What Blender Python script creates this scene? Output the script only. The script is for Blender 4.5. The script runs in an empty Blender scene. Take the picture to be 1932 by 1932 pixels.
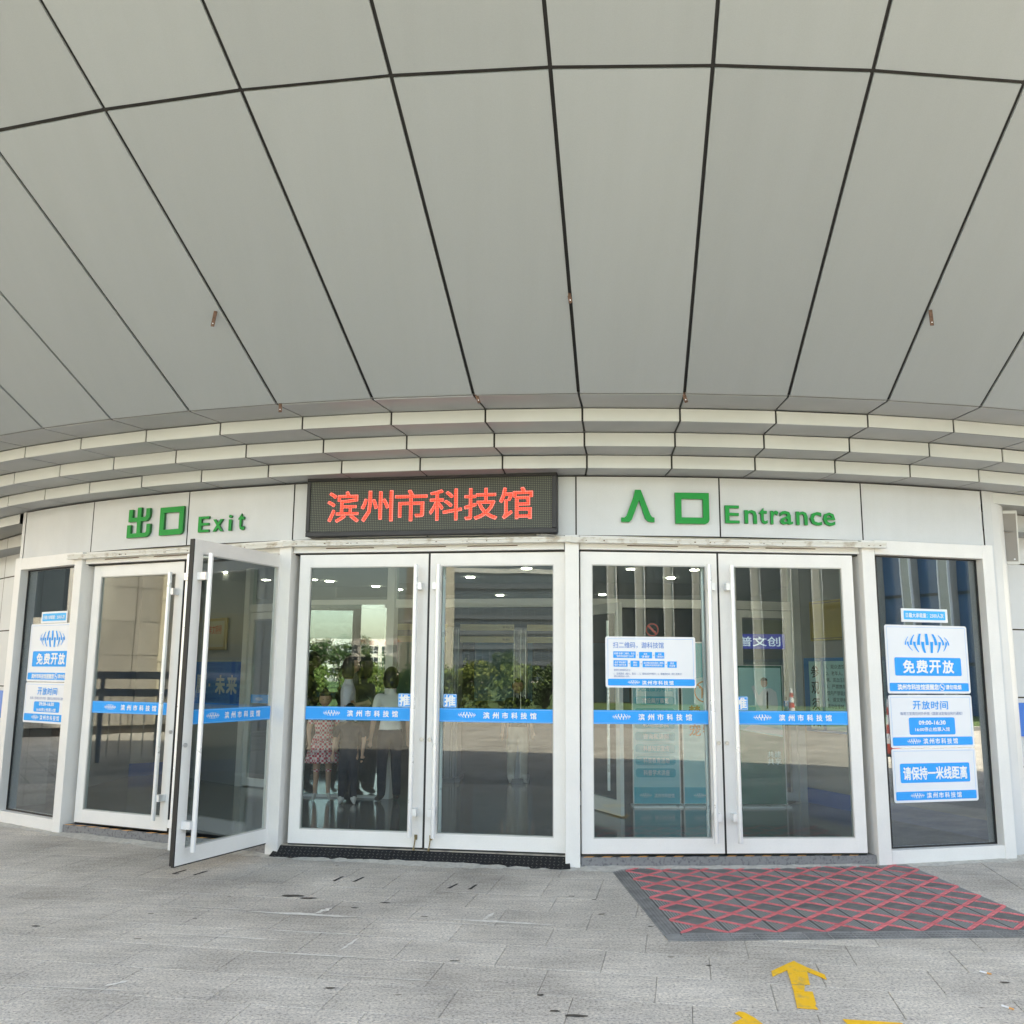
import bpy, bmesh, math, random
from math import sin, cos, radians as R, pi, atan2, hypot
from mathutils import Vector, Matrix

random.seed(7)
S = bpy.context.scene
COL = S.collection

# ------------------------------------------------------------------ camera
CAMZ = 1.58
PITCH, ROLL = R(9.7265), R(0.43)
cd = bpy.data.cameras.new('camera')
cd.sensor_width = 36.0
cd.lens = 36.0 * 1768.8 / 1932.0
cd.clip_start = 0.05
cd.clip_end = 2000
cam = bpy.data.objects.new('camera', cd)
COL.objects.link(cam)
fw = Vector((0, cos(PITCH), sin(PITCH)))
rt = Vector((1, 0, 0))
up = rt.cross(fw)
r2 = rt * cos(ROLL) + up * sin(ROLL)
u2 = -rt * sin(ROLL) + up * cos(ROLL)
mw = Matrix(((r2.x, u2.x, -fw.x, 0), (r2.y, u2.y, -fw.y, 0), (r2.z, u2.z, -fw.z, CAMZ), (0, 0, 0, 1)))
cam.matrix_world = mw
S.camera = cam

# ------------------------------------------------------------------ sky, sun, exposure
SUN_EL, SUN_AZ = 60.3, 40.0          # azimuth measured from +Y towards +X: the sun stands behind the building
W = bpy.data.worlds.new('World')
S.world = W
W.use_nodes = True
nt = W.node_tree
sky = nt.nodes.new('ShaderNodeTexSky')
sky.sky_type = 'NISHITA'
sky.sun_disc = False
sky.sun_elevation = R(SUN_EL)
sky.sun_rotation = R(SUN_AZ)
sky.air_density = 1.0
sky.dust_density = 2.6
sky.ozone_density = 1.0
bg = nt.nodes['Background']
bg.inputs['Strength'].default_value = 0.15
nt.links.new(sky.outputs[0], bg.inputs['Color'])
sl = bpy.data.lights.new('sun', 'SUN')
sl.energy = 3.5
sl.angle = R(0.6)
sl.color = (1.0, .975, .94)
sun = bpy.data.objects.new('sun', sl)
COL.objects.link(sun)
sd = Vector((sin(R(SUN_AZ)) * cos(R(SUN_EL)), cos(R(SUN_AZ)) * cos(R(SUN_EL)), sin(R(SUN_EL))))
sun.rotation_euler = sd.to_track_quat('Z', 'Y').to_euler()
sun.location = sd * 60
S.view_settings.view_transform = 'Standard'
S.view_settings.look = 'None'
S.view_settings.gamma = 1.0
S.view_settings.exposure = 2.88
S.view_settings.use_white_balance = True      # the phone balanced for open shade
S.view_settings.white_balance_temperature = 8900
S.view_settings.white_balance_tint = 8
S.render.engine = 'CYCLES'
S.cycles.use_denoising = True
S.cycles.max_bounces = 8
S.cycles.diffuse_bounces = 5
S.cycles.transparent_max_bounces = 24
S.cycles.sample_clamp_indirect = 6.0
S.cycles.caustics_reflective = False
S.cycles.caustics_refractive = False

# ------------------------------------------------------------------ materials
MATS = {}


def N(nt, kind, **kw):
    n = nt.nodes.new(kind)
    for k, v in kw.items():
        if k in n.inputs:
            n.inputs[k].default_value = v
        else:
            setattr(n, k, v)
    return n


def mat(name, color=(.5, .5, .5), rough=.5, metal=0.0, var=0.0, vscale=3.0, bump=0.0, bscale=60.0,
        spec=0.5, emit=None, estr=0.0, rand=0.0, var2=None):
    """Procedural surface: base colour, optional soft blotches (var), a second dirt colour (var2), fine relief."""
    if name in MATS:
        return MATS[name]
    m = bpy.data.materials.new(name)
    m.use_nodes = True
    t = m.node_tree
    b = t.nodes['Principled BSDF']
    b.inputs['Roughness'].default_value = rough
    b.inputs['Metallic'].default_value = metal
    b.inputs['Specular IOR Level'].default_value = spec
    col = None
    tc = N(t, 'ShaderNodeTexCoord')
    if var > 0 or var2:
        nz = N(t, 'ShaderNodeTexNoise', Scale=vscale, Detail=5.0, Roughness=.6)
        t.links.new(tc.outputs['Object'], nz.inputs['Vector'])
        rp = N(t, 'ShaderNodeValToRGB')
        c2 = var2 or tuple(c * (1 - var) for c in color)
        rp.color_ramp.elements[0].position = .35 if not var2 else .28
        rp.color_ramp.elements[1].position = .62 if not var2 else .48
        rp.color_ramp.elements[0].color = (*c2, 1)
        rp.color_ramp.elements[1].color = (*color, 1)
        t.links.new(nz.outputs['Fac'], rp.inputs[0])
        col = rp.outputs[0]
        mr = N(t, 'ShaderNodeMapRange')
        mr.inputs[3].default_value = min(1, rough * 1.2)
        mr.inputs[4].default_value = rough * .85
        t.links.new(nz.outputs['Fac'], mr.inputs[0])
        t.links.new(mr.outputs[0], b.inputs['Roughness'])
    if rand > 0:
        oi = N(t, 'ShaderNodeObjectInfo')
        hs = N(t, 'ShaderNodeHueSaturation')
        ma = N(t, 'ShaderNodeMapRange')
        ma.inputs[3].default_value = 1 - rand
        ma.inputs[4].default_value = 1 + rand
        t.links.new(oi.outputs['Random'], ma.inputs[0])
        t.links.new(ma.outputs[0], hs.inputs['Value'])
        if col:
            t.links.new(col, hs.inputs['Color'])
        else:
            hs.inputs['Color'].default_value = (*color, 1)
        col = hs.outputs[0]
    if col:
        t.links.new(col, b.inputs['Base Color'])
    else:
        b.inputs['Base Color'].default_value = (*color, 1)
    if bump > 0:
        nb = N(t, 'ShaderNodeTexNoise', Scale=bscale, Detail=3.0)
        t.links.new(tc.outputs['Object'], nb.inputs['Vector'])
        bp = N(t, 'ShaderNodeBump', Strength=bump, Distance=.01)
        t.links.new(nb.outputs['Fac'], bp.inputs['Height'])
        t.links.new(bp.outputs[0], b.inputs['Normal'])
    if emit:
        b.inputs['Emission Color'].default_value = (*emit, 1)
        b.inputs['Emission Strength'].default_value = estr
    MATS[name] = m
    return m


def glass_mat(name, tint, f0, gain, wave=.02, wscale=1.6):
    if name in MATS:
        return MATS[name]
    m = bpy.data.materials.new(name)
    m.use_nodes = True
    t = m.node_tree
    t.nodes.remove(t.nodes['Principled BSDF'])
    out = t.nodes['Material Output']
    tr = N(t, 'ShaderNodeBsdfTransparent', Color=(*tint, 1))
    gl = N(t, 'ShaderNodeBsdfGlossy', Color=(.93, .97, 1, 1), Roughness=0.0)
    tc = N(t, 'ShaderNodeTexCoord')
    nz = N(t, 'ShaderNodeTexNoise', Scale=wscale, Detail=1.0)
    t.links.new(tc.outputs['Object'], nz.inputs['Vector'])
    bp = N(t, 'ShaderNodeBump', Strength=wave, Distance=.05)
    t.links.new(nz.outputs['Fac'], bp.inputs['Height'])
    t.links.new(bp.outputs[0], gl.inputs['Normal'])
    # Schlick reflectance from |N.I| (the same on both faces of the pane)
    geo = N(t, 'ShaderNodeNewGeometry')
    dt = N(t, 'ShaderNodeVectorMath', operation='DOT_PRODUCT')
    t.links.new(geo.outputs['Normal'], dt.inputs[0])
    t.links.new(geo.outputs['Incoming'], dt.inputs[1])
    ab = N(t, 'ShaderNodeMath', operation='ABSOLUTE')
    t.links.new(dt.outputs['Value'], ab.inputs[0])
    iv = N(t, 'ShaderNodeMath', operation='SUBTRACT')
    iv.inputs[0].default_value = 1.0
    t.links.new(ab.outputs[0], iv.inputs[1])
    pw = N(t, 'ShaderNodeMath', operation='POWER')
    pw.inputs[1].default_value = 4.0
    t.links.new(iv.outputs[0], pw.inputs[0])
    ma = N(t, 'ShaderNodeMath', operation='MULTIPLY_ADD', use_clamp=True)
    ma.inputs[1].default_value = gain
    ma.inputs[2].default_value = f0
    t.links.new(pw.outputs[0], ma.inputs[0])
    mx = N(t, 'ShaderNodeMixShader')
    t.links.new(ma.outputs[0], mx.inputs[0])
    t.links.new(tr.outputs[0], mx.inputs[1])
    t.links.new(gl.outputs[0], mx.inputs[2])
    t.links.new(mx.outputs[0], out.inputs[0])
    MATS[name] = m
    return m


def granite(name, base, rand=.12, joints=False, scale=1.0):
    """Flamed granite: salt-and-pepper speckle, traffic grime, gum spots; optionally drawn joints (far paving)."""
    m = bpy.data.materials.new(name)
    m.use_nodes = True
    t = m.node_tree
    L = t.links
    b = t.nodes['Principled BSDF']
    b.inputs['Roughness'].default_value = .78
    b.inputs['Specular IOR Level'].default_value = .35
    geo = N(t, 'ShaderNodeNewGeometry')
    sp = N(t, 'ShaderNodeTexNoise', Scale=64.0 * scale, Detail=4.0, Roughness=.75)
    L.new(geo.outputs['Position'], sp.inputs['Vector'])
    r1 = N(t, 'ShaderNodeValToRGB')
    e = r1.color_ramp.elements
    e[0].position, e[0].color = .33, (base[0] * .42, base[1] * .43, base[2] * .46, 1)
    e[1].position, e[1].color = .68, (base[0] * 1.5, base[1] * 1.48, base[2] * 1.45, 1)
    q = e.new(.47)
    q.color = (base[0] * .98, base[1] * .98, base[2], 1)
    L.new(sp.outputs['Fac'], r1.inputs[0])
    # broad grime
    g = N(t, 'ShaderNodeTexNoise', Scale=1.1, Detail=6.0, Roughness=.62)
    L.new(geo.outputs['Position'], g.inputs['Vector'])
    r2_ = N(t, 'ShaderNodeValToRGB')
    e = r2_.color_ramp.elements
    e[0].position, e[0].color = .3, (.66, .645, .62, 1)
    e[1].position, e[1].color = .66, (1.1, 1.09, 1.06, 1)
    L.new(g.outputs['Fac'], r2_.inputs[0])
    mx = N(t, 'ShaderNodeMix', data_type='RGBA', blend_type='MULTIPLY')
    mx.inputs[0].default_value = 1.0
    L.new(r1.outputs[0], mx.inputs[6])
    L.new(r2_.outputs[0], mx.inputs[7])
    # directional scuffs
    mp = N(t, 'ShaderNodeMapping')
    mp.inputs['Scale'].default_value = (1.2, 9.0, 1)
    mp.inputs['Rotation'].default_value = (0, 0, R(10))
    L.new(geo.outputs['Position'], mp.inputs[0])
    sc = N(t, 'ShaderNodeTexNoise', Scale=2.2, Detail=4.0, Roughness=.7)
    L.new(mp.outputs[0], sc.inputs['Vector'])
    r3 = N(t, 'ShaderNodeValToRGB')
    e = r3.color_ramp.elements
    e[0].position, e[0].color = .36, (.86, .86, .87, 1)
    e[1].position, e[1].color = .6, (1.05, 1.045, 1.03, 1)
    L.new(sc.outputs['Fac'], r3.inputs[0])
    mx2 = N(t, 'ShaderNodeMix', data_type='RGBA', blend_type='MULTIPLY')
    mx2.inputs[0].default_value = 1.0
    L.new(mx.outputs[2], mx2.inputs[6])
    L.new(r3.outputs[0], mx2.inputs[7])
    # gum spots
    mp2 = N(t, 'ShaderNodeMapping')
    mp2.inputs['Scale'].default_value = (1.0, 1.5, 1)
    L.new(geo.outputs['Position'], mp2.inputs[0])
    vo = N(t, 'ShaderNodeTexVoronoi', Scale=2.3, Randomness=1.0)
    L.new(mp2.outputs[0], vo.inputs['Vector'])
    dn = N(t, 'ShaderNodeTexNoise', Scale=26.0, Detail=2.0)
    L.new(geo.outputs['Position'], dn.inputs['Vector'])
    ad = N(t, 'ShaderNodeMath', operation='MULTIPLY_ADD')
    ad.inputs[1].default_value = .05
    L.new(dn.outputs['Fac'], ad.inputs[0])
    L.new(vo.outputs['Distance'], ad.inputs[2])
    r4 = N(t, 'ShaderNodeValToRGB')
    e = r4.color_ramp.elements
    e[0].position, e[0].color = .072, (.45, .44, .42, 1)
    e[1].position, e[1].color = .084, (1, 1, 1, 1)
    L.new(ad.outputs[0], r4.inputs[0])
    mx3 = N(t, 'ShaderNodeMix', data_type='RGBA', blend_type='MULTIPLY')
    mx3.inputs[0].default_value = 1.0
    L.new(mx2.outputs[2], mx3.inputs[6])
    L.new(r4.outputs[0], mx3.inputs[7])
    col = mx3.outputs[2]
    if rand > 0:
        oi = N(t, 'ShaderNodeObjectInfo')
        hs = N(t, 'ShaderNodeHueSaturation')
        ma = N(t, 'ShaderNodeMapRange')
        ma.inputs[3].default_value = 1 - rand
        ma.inputs[4].default_value = 1 + rand
        L.new(oi.outputs['Random'], ma.inputs[0])
        L.new(ma.outputs[0], hs.inputs['Value'])
        L.new(col, hs.inputs['Color'])
        col = hs.outputs[0]
    if joints:
        mp3 = N(t, 'ShaderNodeMapping')
        mp3.inputs['Rotation'].default_value = (0, 0, R(10.3))
        L.new(geo.outputs['Position'], mp3.inputs[0])
        br = N(t, 'ShaderNodeTexBrick')
        br.inputs['Scale'].default_value = 1.0
        br.inputs['Mortar Size'].default_value = .012
        br.inputs['Brick Width'].default_value = .6
        br.inputs['Row Height'].default_value = .41
        br.inputs['Color1'].default_value = (1.05, 1.05, 1.05, 1)
        br.inputs['Color2'].default_value = (.9, .9, .9, 1)
        br.inputs['Mortar'].default_value = (.6, .58, .55, 1)
        L.new(mp3.outputs[0], br.inputs['Vector'])
        mx4 = N(t, 'ShaderNodeMix', data_type='RGBA', blend_type='MULTIPLY')
        mx4.inputs[0].default_value = 1.0
        L.new(col, mx4.inputs[6])
        L.new(br.outputs[0], mx4.inputs[7])
        col = mx4.outputs[2]
    L.new(col, b.inputs['Base Color'])
    bp = N(t, 'ShaderNodeBump', Strength=.35, Distance=.004)
    L.new(sp.outputs['Fac'], bp.inputs['Height'])
    L.new(bp.outputs[0], b.inputs['Normal'])
    return m


def led_mat(name='led_matrix', lit=None, strength=0.0):
    m = bpy.data.materials.new(name)
    m.use_nodes = True
    t = m.node_tree
    b = t.nodes['Principled BSDF']
    b.inputs['Roughness'].default_value = .55
    tc = N(t, 'ShaderNodeTexCoord')
    mp = N(t, 'ShaderNodeMapping')
    mp.inputs['Scale'].default_value = (62, 1, 62)
    t.links.new(tc.outputs['Object'], mp.inputs[0])
    sx = N(t, 'ShaderNodeSeparateXYZ')
    t.links.new(mp.outputs[0], sx.inputs[0])
    a = []
    for ax in (0, 2):
        f = N(t, 'ShaderNodeMath', operation='FRACT')
        t.links.new(sx.outputs[ax], f.inputs[0])
        s2 = N(t, 'ShaderNodeMath', operation='SUBTRACT')
        s2.inputs[1].default_value = .5
        t.links.new(f.outputs[0], s2.inputs[0])
        p = N(t, 'ShaderNodeMath', operation='POWER')
        p.inputs[1].default_value = 2
        t.links.new(s2.outputs[0], p.inputs[0])
        a.append(p)
    su = N(t, 'ShaderNodeMath', operation='ADD')
    t.links.new(a[0].outputs[0], su.inputs[0])
    t.links.new(a[1].outputs[0], su.inputs[1])
    rp = N(t, 'ShaderNodeValToRGB')
    e = rp.color_ramp.elements
    e[0].position, e[0].color = .06, (.15, .16, .115, 1)
    e[1].position, e[1].color = .1, (.03, .034, .03, 1)
    t.links.new(su.outputs[0], rp.inputs[0])
    t.links.new(rp.outputs[0], b.inputs['Base Color'])
    if lit:
        b.inputs['Emission Color'].default_value = (*lit, 1)
        em = N(t, 'ShaderNodeMapRange')
        em.inputs[1].default_value = .12
        em.inputs[2].default_value = .2
        em.inputs[3].default_value = strength
        em.inputs[4].default_value = strength * .25
        t.links.new(su.outputs[0], em.inputs[0])
        t.links.new(em.outputs[0], b.inputs['Emission Strength'])
    return m


WHITE = mat('white_frame_paint', (.83, .82, .80), .38, var=.06, vscale=2.0)
WHITE2 = mat('white_door_paint', (.85, .84, .82), .34, var=.05, vscale=3.0)
OLDWHITE = mat('chipped_rail_paint', (.68, .67, .63), .5, var2=(.36, .29, .21), vscale=9.0)
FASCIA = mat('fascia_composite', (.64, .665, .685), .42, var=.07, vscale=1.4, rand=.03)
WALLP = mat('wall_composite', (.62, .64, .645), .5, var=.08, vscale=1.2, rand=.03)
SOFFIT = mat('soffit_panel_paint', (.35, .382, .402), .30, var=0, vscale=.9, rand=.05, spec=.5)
def add_streaks(m, amt=.05):
    t = m.node_tree
    b = t.nodes['Principled BSDF']
    src = b.inputs['Base Color'].links[0].from_socket
    geo = N(t, 'ShaderNodeNewGeometry')
    mp = N(t, 'ShaderNodeMapping')
    mp.inputs['Scale'].default_value = (7, .55, .55)
    t.links.new(geo.outputs['Position'], mp.inputs[0])
    nz = N(t, 'ShaderNodeTexNoise', Scale=1.0, Detail=6.0, Roughness=.65)
    t.links.new(mp.outputs[0], nz.inputs['Vector'])
    rp = N(t, 'ShaderNodeValToRGB')
    rp.color_ramp.elements[0].position, rp.color_ramp.elements[0].color = .2, (1 - amt, 1 - amt, 1 - amt * 1.2, 1)
    rp.color_ramp.elements[1].position, rp.color_ramp.elements[1].color = .8, (1, 1, 1, 1)
    t.links.new(nz.outputs['Fac'], rp.inputs[0])
    sp = N(t, 'ShaderNodeTexNoise', Scale=420.0, Detail=1.0)
    t.links.new(geo.outputs['Position'], sp.inputs['Vector'])
    r2_ = N(t, 'ShaderNodeValToRGB')
    r2_.color_ramp.elements[0].position, r2_.color_ramp.elements[0].color = .3, (.93, .93, .93, 1)
    r2_.color_ramp.elements[1].position, r2_.color_ramp.elements[1].color = .7, (1.05, 1.05, 1.05, 1)
    t.links.new(sp.outputs['Fac'], r2_.inputs[0])
    for o_ in (rp, r2_):
        mx = N(t, 'ShaderNodeMix', data_type='RGBA', blend_type='MULTIPLY')
        mx.inputs[0].default_value = 1.0
        t.links.new(src, mx.inputs[6])
        t.links.new(o_.outputs[0], mx.inputs[7])
        src = mx.outputs[2]
    t.links.new(src, b.inputs['Base Color'])


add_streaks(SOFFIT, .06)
add_streaks(FASCIA, .045)
add_streaks(WHITE, .035)
add_streaks(WHITE2, .035)
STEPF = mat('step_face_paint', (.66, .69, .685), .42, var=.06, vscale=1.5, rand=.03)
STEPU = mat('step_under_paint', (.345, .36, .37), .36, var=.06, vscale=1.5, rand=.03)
SEAL = mat('black_sealant', (.018, .017, .016), .6, var=.3, vscale=8)
SEALB = mat('brown_joint', (.09, .07, .055), .8, var=.3, vscale=8)
GASKET = mat('rubber_gasket', (.02, .02, .02), .6)
BEAD = mat('glazing_bead', (.55, .55, .53), .4)
ALU = mat('brushed_handle', (.86, .87, .88), .28, metal=.35, var=.04, vscale=6)
STEEL = mat('steel', (.55, .55, .55), .3, metal=.9)
BRASS = mat('aged_brass', (.35, .28, .16), .45, metal=.7, var=.3, vscale=30)
RUST = mat('rusty_steel', (.16, .085, .055), .85, var=.45, vscale=30)
BLUE = mat('blue_vinyl', (.0, .37, .92), .38, var=.03, spec=.2)
CYAN = mat('bright_blue_vinyl', (.0, .46, .92), .38)
LIGHTB = mat('pale_blue_line', (.28, .52, .85), .4)
PAPER = mat('white_board', (.80, .82, .86), .42)
INKW = mat('white_vinyl', (.84, .86, .88), .4)
INKB = mat('blue_ink', (.02, .2, .62), .45)
INKG = mat('grey_blue_ink', (.12, .22, .45), .5)
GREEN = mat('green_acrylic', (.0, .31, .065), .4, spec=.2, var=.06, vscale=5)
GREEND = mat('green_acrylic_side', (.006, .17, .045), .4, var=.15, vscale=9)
BLACKP = mat('black_plastic', (.03, .03, .033), .5, var=.2, vscale=4)
LED = led_mat()
LEDRED = led_mat('lit_led_red', (1.0, .028, .012), .42)
LEDPINK = mat('lit_led_halo', (.6, .12, .12), .5, emit=(1.0, .22, .2), estr=.13)
DOORGLASS = glass_mat('door_glass', (.88, .94, .945), .058, .85, wave=.012, wscale=1.3)
SIDEGLASS = glass_mat('side_glass', (.52, .60, .64), .22, .7, wave=.016, wscale=1.2)
INGLASS = glass_mat('inner_glass', (.86, .93, .93), .10, .8, wave=.0)
SLAB = granite('granite_slab', (.50, .468, .43), .06)
FARPAVE = granite('granite_far', (.355, .348, .335), 0, joints=True)
MORTAR = mat('pale_mortar', (.40, .38, .35), .9, var=.45, vscale=2.2, bump=.4)
CEMENT = mat('cement_smear', (.50, .48, .44), .9, var=.25, vscale=25, bump=.3)
STEPSTONE = mat('threshold_granite', (.21, .21, .215), .6, var2=(.07, .07, .08), vscale=40)
TAPEO = mat('orange_tape', (.75, .36, .12), .5)
TAPEK = mat('black_tape', (.03, .03, .03), .5)
TREAD = mat('black_tread_plate', (.016, .017, .019), .42, metal=.3, var=.3, vscale=6)
YELLOW = mat('yellow_floor_tape', (.90, .49, .008), .55, var2=(.50, .33, .09), vscale=11, bump=.5, bscale=90)
MATG = mat('grey_mat_plastic', (.25, .25, .25), .6, var=.35, vscale=5, rand=.12)
MATD = mat('dark_mat_plastic', (.12, .115, .115), .65, var=.35, vscale=5, rand=.12)
MATRIB = mat('mat_rib_plastic', (.27, .28, .28), .5)
MATR = mat('red_mat_plastic', (.80, .19, .21), .6, var=.3, vscale=14, rand=.1)
FLOORIN = mat('polished_floor', (.19, .195, .195), .12, var=.1, vscale=.8)
WALLIN = mat('lobby_wall', (.30, .31, .31), .6)
DARKIN = mat('lobby_dark_wall', (.07, .075, .08), .6)
CEILIN = mat('lobby_ceiling', (.32, .33, .33), .7)
DOORGLASS2 = glass_mat('clear_door_glass', (.90, .95, .95), .022, .85, wave=.012, wscale=1.3)
LAMP = mat('lit_downlight_and_fill', (.9, .9, .9), .5, emit=(1, .96, .9), estr=13.0)


# ------------------------------------------------------------------ mesh helpers
class MB:
    def __init__(s):
        s.v, s.f, s.m = [], [], []

    def quad(s, *p, mi=0):
        n = len(s.v)
        s.v += [tuple(q) for q in p]
        s.f.append(tuple(range(n, n + len(p))))
        s.m.append(mi)

    def box(s, x0, x1, y0, y1, z0, z1, mi=0, M=None):
        c = [(x0, y0, z0), (x1, y0, z0), (x1, y1, z0), (x0, y1, z0), (x0, y0, z1), (x1, y0, z1), (x1, y1, z1), (x0, y1, z1)]
        if M:
            c = [tuple(M @ Vector(q)) for q in c]
        n = len(s.v)
        s.v += c
        for f in ((0, 3, 2, 1), (4, 5, 6, 7), (0, 1, 5, 4), (1, 2, 6, 5), (2, 3, 7, 6), (3, 0, 4, 7)):
            s.f.append(tuple(n + i for i in f))
            s.m.append(mi)

    def prism(s, pts, h0, h1, axis='z', mi=0, side=None):
        """pts: 2-D outline (counter-clockwise). axis z: (x,y) raised in z; axis y: (x,z) outline, pushed along y."""
        n = len(s.v)
        k = len(pts)
        for h in (h0, h1):
            for a, b in pts:
                s.v.append((a, b, h) if axis == 'z' else (a, h, b))
        lo, hi = list(range(n, n + k)), list(range(n + k, n + 2 * k))
        s.f.append(tuple(lo[::-1]) if axis == 'z' else tuple(lo))
        s.m.append(mi)
        s.f.append(tuple(hi) if axis == 'z' else tuple(hi[::-1]))
        s.m.append(mi)
        for i in range(k):
            j = (i + 1) % k
            f = (lo[i], lo[j], hi[j], hi[i])
            s.f.append(f if axis == 'z' else f[::-1])
            s.m.append(mi if side is None else side)

    def tube(s, p, q, r, seg=10, mi=0, r2=None, cap=True):
        p, q = Vector(p), Vector(q)
        d = (q - p).normalized()
        a = d.orthogonal().normalized()
        b = d.cross(a)
        n = len(s.v)
        rr = r if r2 is None else r2
        for c, rad in ((p, r), (q, rr)):
            for i in range(seg):
                t = 2 * pi * i / seg
                s.v.append(tuple(c + a * (rad * cos(t)) + b * (rad * sin(t))))
        for i in range(seg):
            j = (i + 1) % seg
            s.f.append((n + i, n + j, n + seg + j, n + seg + i))
            s.m.append(mi)
        if cap:
            s.f.append(tuple(n + i for i in reversed(range(seg))))
            s.m.append(mi)
            s.f.append(tuple(n + seg + i for i in range(seg)))
            s.m.append(mi)

    def mesh(s, name, mats, smooth=False):
        me = bpy.data.meshes.new(name)
        me.from_pydata(s.v, [], s.f)
        for m in (mats if isinstance(mats, (list, tuple)) else [mats]):
            me.materials.append(m)
        for p, i in zip(me.polygons, s.m):
            p.material_index = i
            p.use_smooth = smooth
        me.update()
        return me

    def build(s, name, mats, parent=None, smooth=False, loc=None, rz=None, bevel=0.0):
        me = s.mesh(name, mats, smooth)
        if bevel > 0:
            bm = bmesh.new()
            bm.from_mesh(me)
            bmesh.ops.bevel(bm, geom=bm.edges[:], offset=bevel, segments=1, affect='EDGES', profile=.7)
            bm.to_mesh(me)
            bm.free()
        return link(name, me, parent, loc, rz)


def link(name, me, parent=None, loc=None, rz=None):
    o = bpy.data.objects.new(name, me)
    COL.objects.link(o)
    if parent:
        o.parent = parent
    if loc is not None:
        o.location = loc
    if rz is not None:
        o.rotation_euler = (0, 0, rz)
    return o


def empty(name, loc=(0, 0, 0), rz=0.0, parent=None):
    o = link(name, None, parent, loc, rz)
    o.empty_display_size = .2
    return o


def tag(o, label=None, cat=None, group=None, kind=None):
    if label:
        o['label'] = label
    if cat:
        o['category'] = cat
    if group:
        o['group'] = group
    if kind:
        o['kind'] = kind
    return o


TXT = {}


def raw_text(body, bold=0.0, extr=0.0, spacing=1.0, line=1.0, align='LEFT'):
    key = (body, bold, extr, spacing, line, align)
    if key not in TXT:
        c = bpy.data.curves.new('lettering', 'FONT')
        c.body = body
        c.resolution_u = 2
        c.offset = bold
        c.extrude = extr
        c.space_character = spacing
        c.space_line = line
        c.align_x = align
        o = bpy.data.objects.new('lettering', c)
        COL.objects.link(o)
        dg = bpy.context.evaluated_depsgraph_get()
        me = bpy.data.meshes.new_from_object(o.evaluated_get(dg))
        vs = [tuple(v.co) for v in me.vertices]
        fs = [tuple(p.vertices) for p in me.polygons]
        bpy.data.objects.remove(o)
        bpy.data.curves.remove(c)
        bpy.data.meshes.remove(me)
        TXT[key] = (vs, fs)
    return TXT[key]


def text(mb, body, x0, x1, z0, z1, y=0.0, bold=.0, spacing=1.0, mi=0, fit='both', depth=0.0, line=1.0, align='LEFT'):
    """Lettering that fills the box x0..x1, z0..z1 of the local xz plane, facing -y."""
    vs, fs = raw_text(body, 0.0, .05 if depth else 0.0, spacing, line, align)
    ax = [v[0] for v in vs]
    ay = [v[1] for v in vs]
    w, h = max(ax) - min(ax), max(ay) - min(ay)
    sx, sz = (x1 - x0) / w, (z1 - z0) / h
    if fit == 'keep':
        sx = sz = min(sx, sz)
    cx, cy = (max(ax) + min(ax)) / 2, (max(ay) + min(ay)) / 2
    bb = bold * 1.25
    for k, (dx, dz) in enumerate([(0, 0)] if bold == 0 else [(-bb, -bb), (bb, -bb), (bb, bb), (-bb, bb), (0, 0)]):
        n = len(mb.v)
        for v in vs:
            yy = y - .00006 * k - (v[2] / .05 * depth / 2 if depth else 0)
            mb.v.append(((x0 + x1) / 2 + (v[0] - cx + dx) * sx, yy, (z0 + z1) / 2 + (v[1] - cy + dz) * sz))
        for f in fs:
            mb.f.append(tuple(n + i for i in f))
            mb.m.append(mi)


def rrect(x0, x1, z0, z1, r, seg=4):
    p = []
    for cx, cz, a0 in ((x1 - r, z0 + r, -90), (x1 - r, z1 - r, 0), (x0 + r, z1 - r, 90), (x0 + r, z0 + r, 180)):
        for i in range(seg + 1):
            a = R(a0 + 90 * i / seg)
            p.append((cx + r * cos(a), cz + r * sin(a)))
    return p


def flat(mb, pts, y, mi=0):
    """n-gon in the xz plane facing -y."""
    mb.quad(*[(a, y, b) for a, b in pts], mi=mi)


def outline(mb, x0, x1, z0, z1, t, y, mi=0):
    mb.quad((x0, y, z0), (x1, y, z0), (x1 - t, y, z0 + t), (x0 + t, y, z0 + t), mi=mi)
    mb.quad((x1, y, z0), (x1, y, z1), (x1 - t, y, z1 - t), (x1 - t, y, z0 + t), mi=mi)
    mb.quad((x1, y, z1), (x0, y, z1), (x0 + t, y, z1 - t), (x1 - t, y, z1 - t), mi=mi)
    mb.quad((x0, y, z1), (x0, y, z0), (x0 + t, y, z0 + t), (x0 + t, y, z1 - t), mi=mi)


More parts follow.
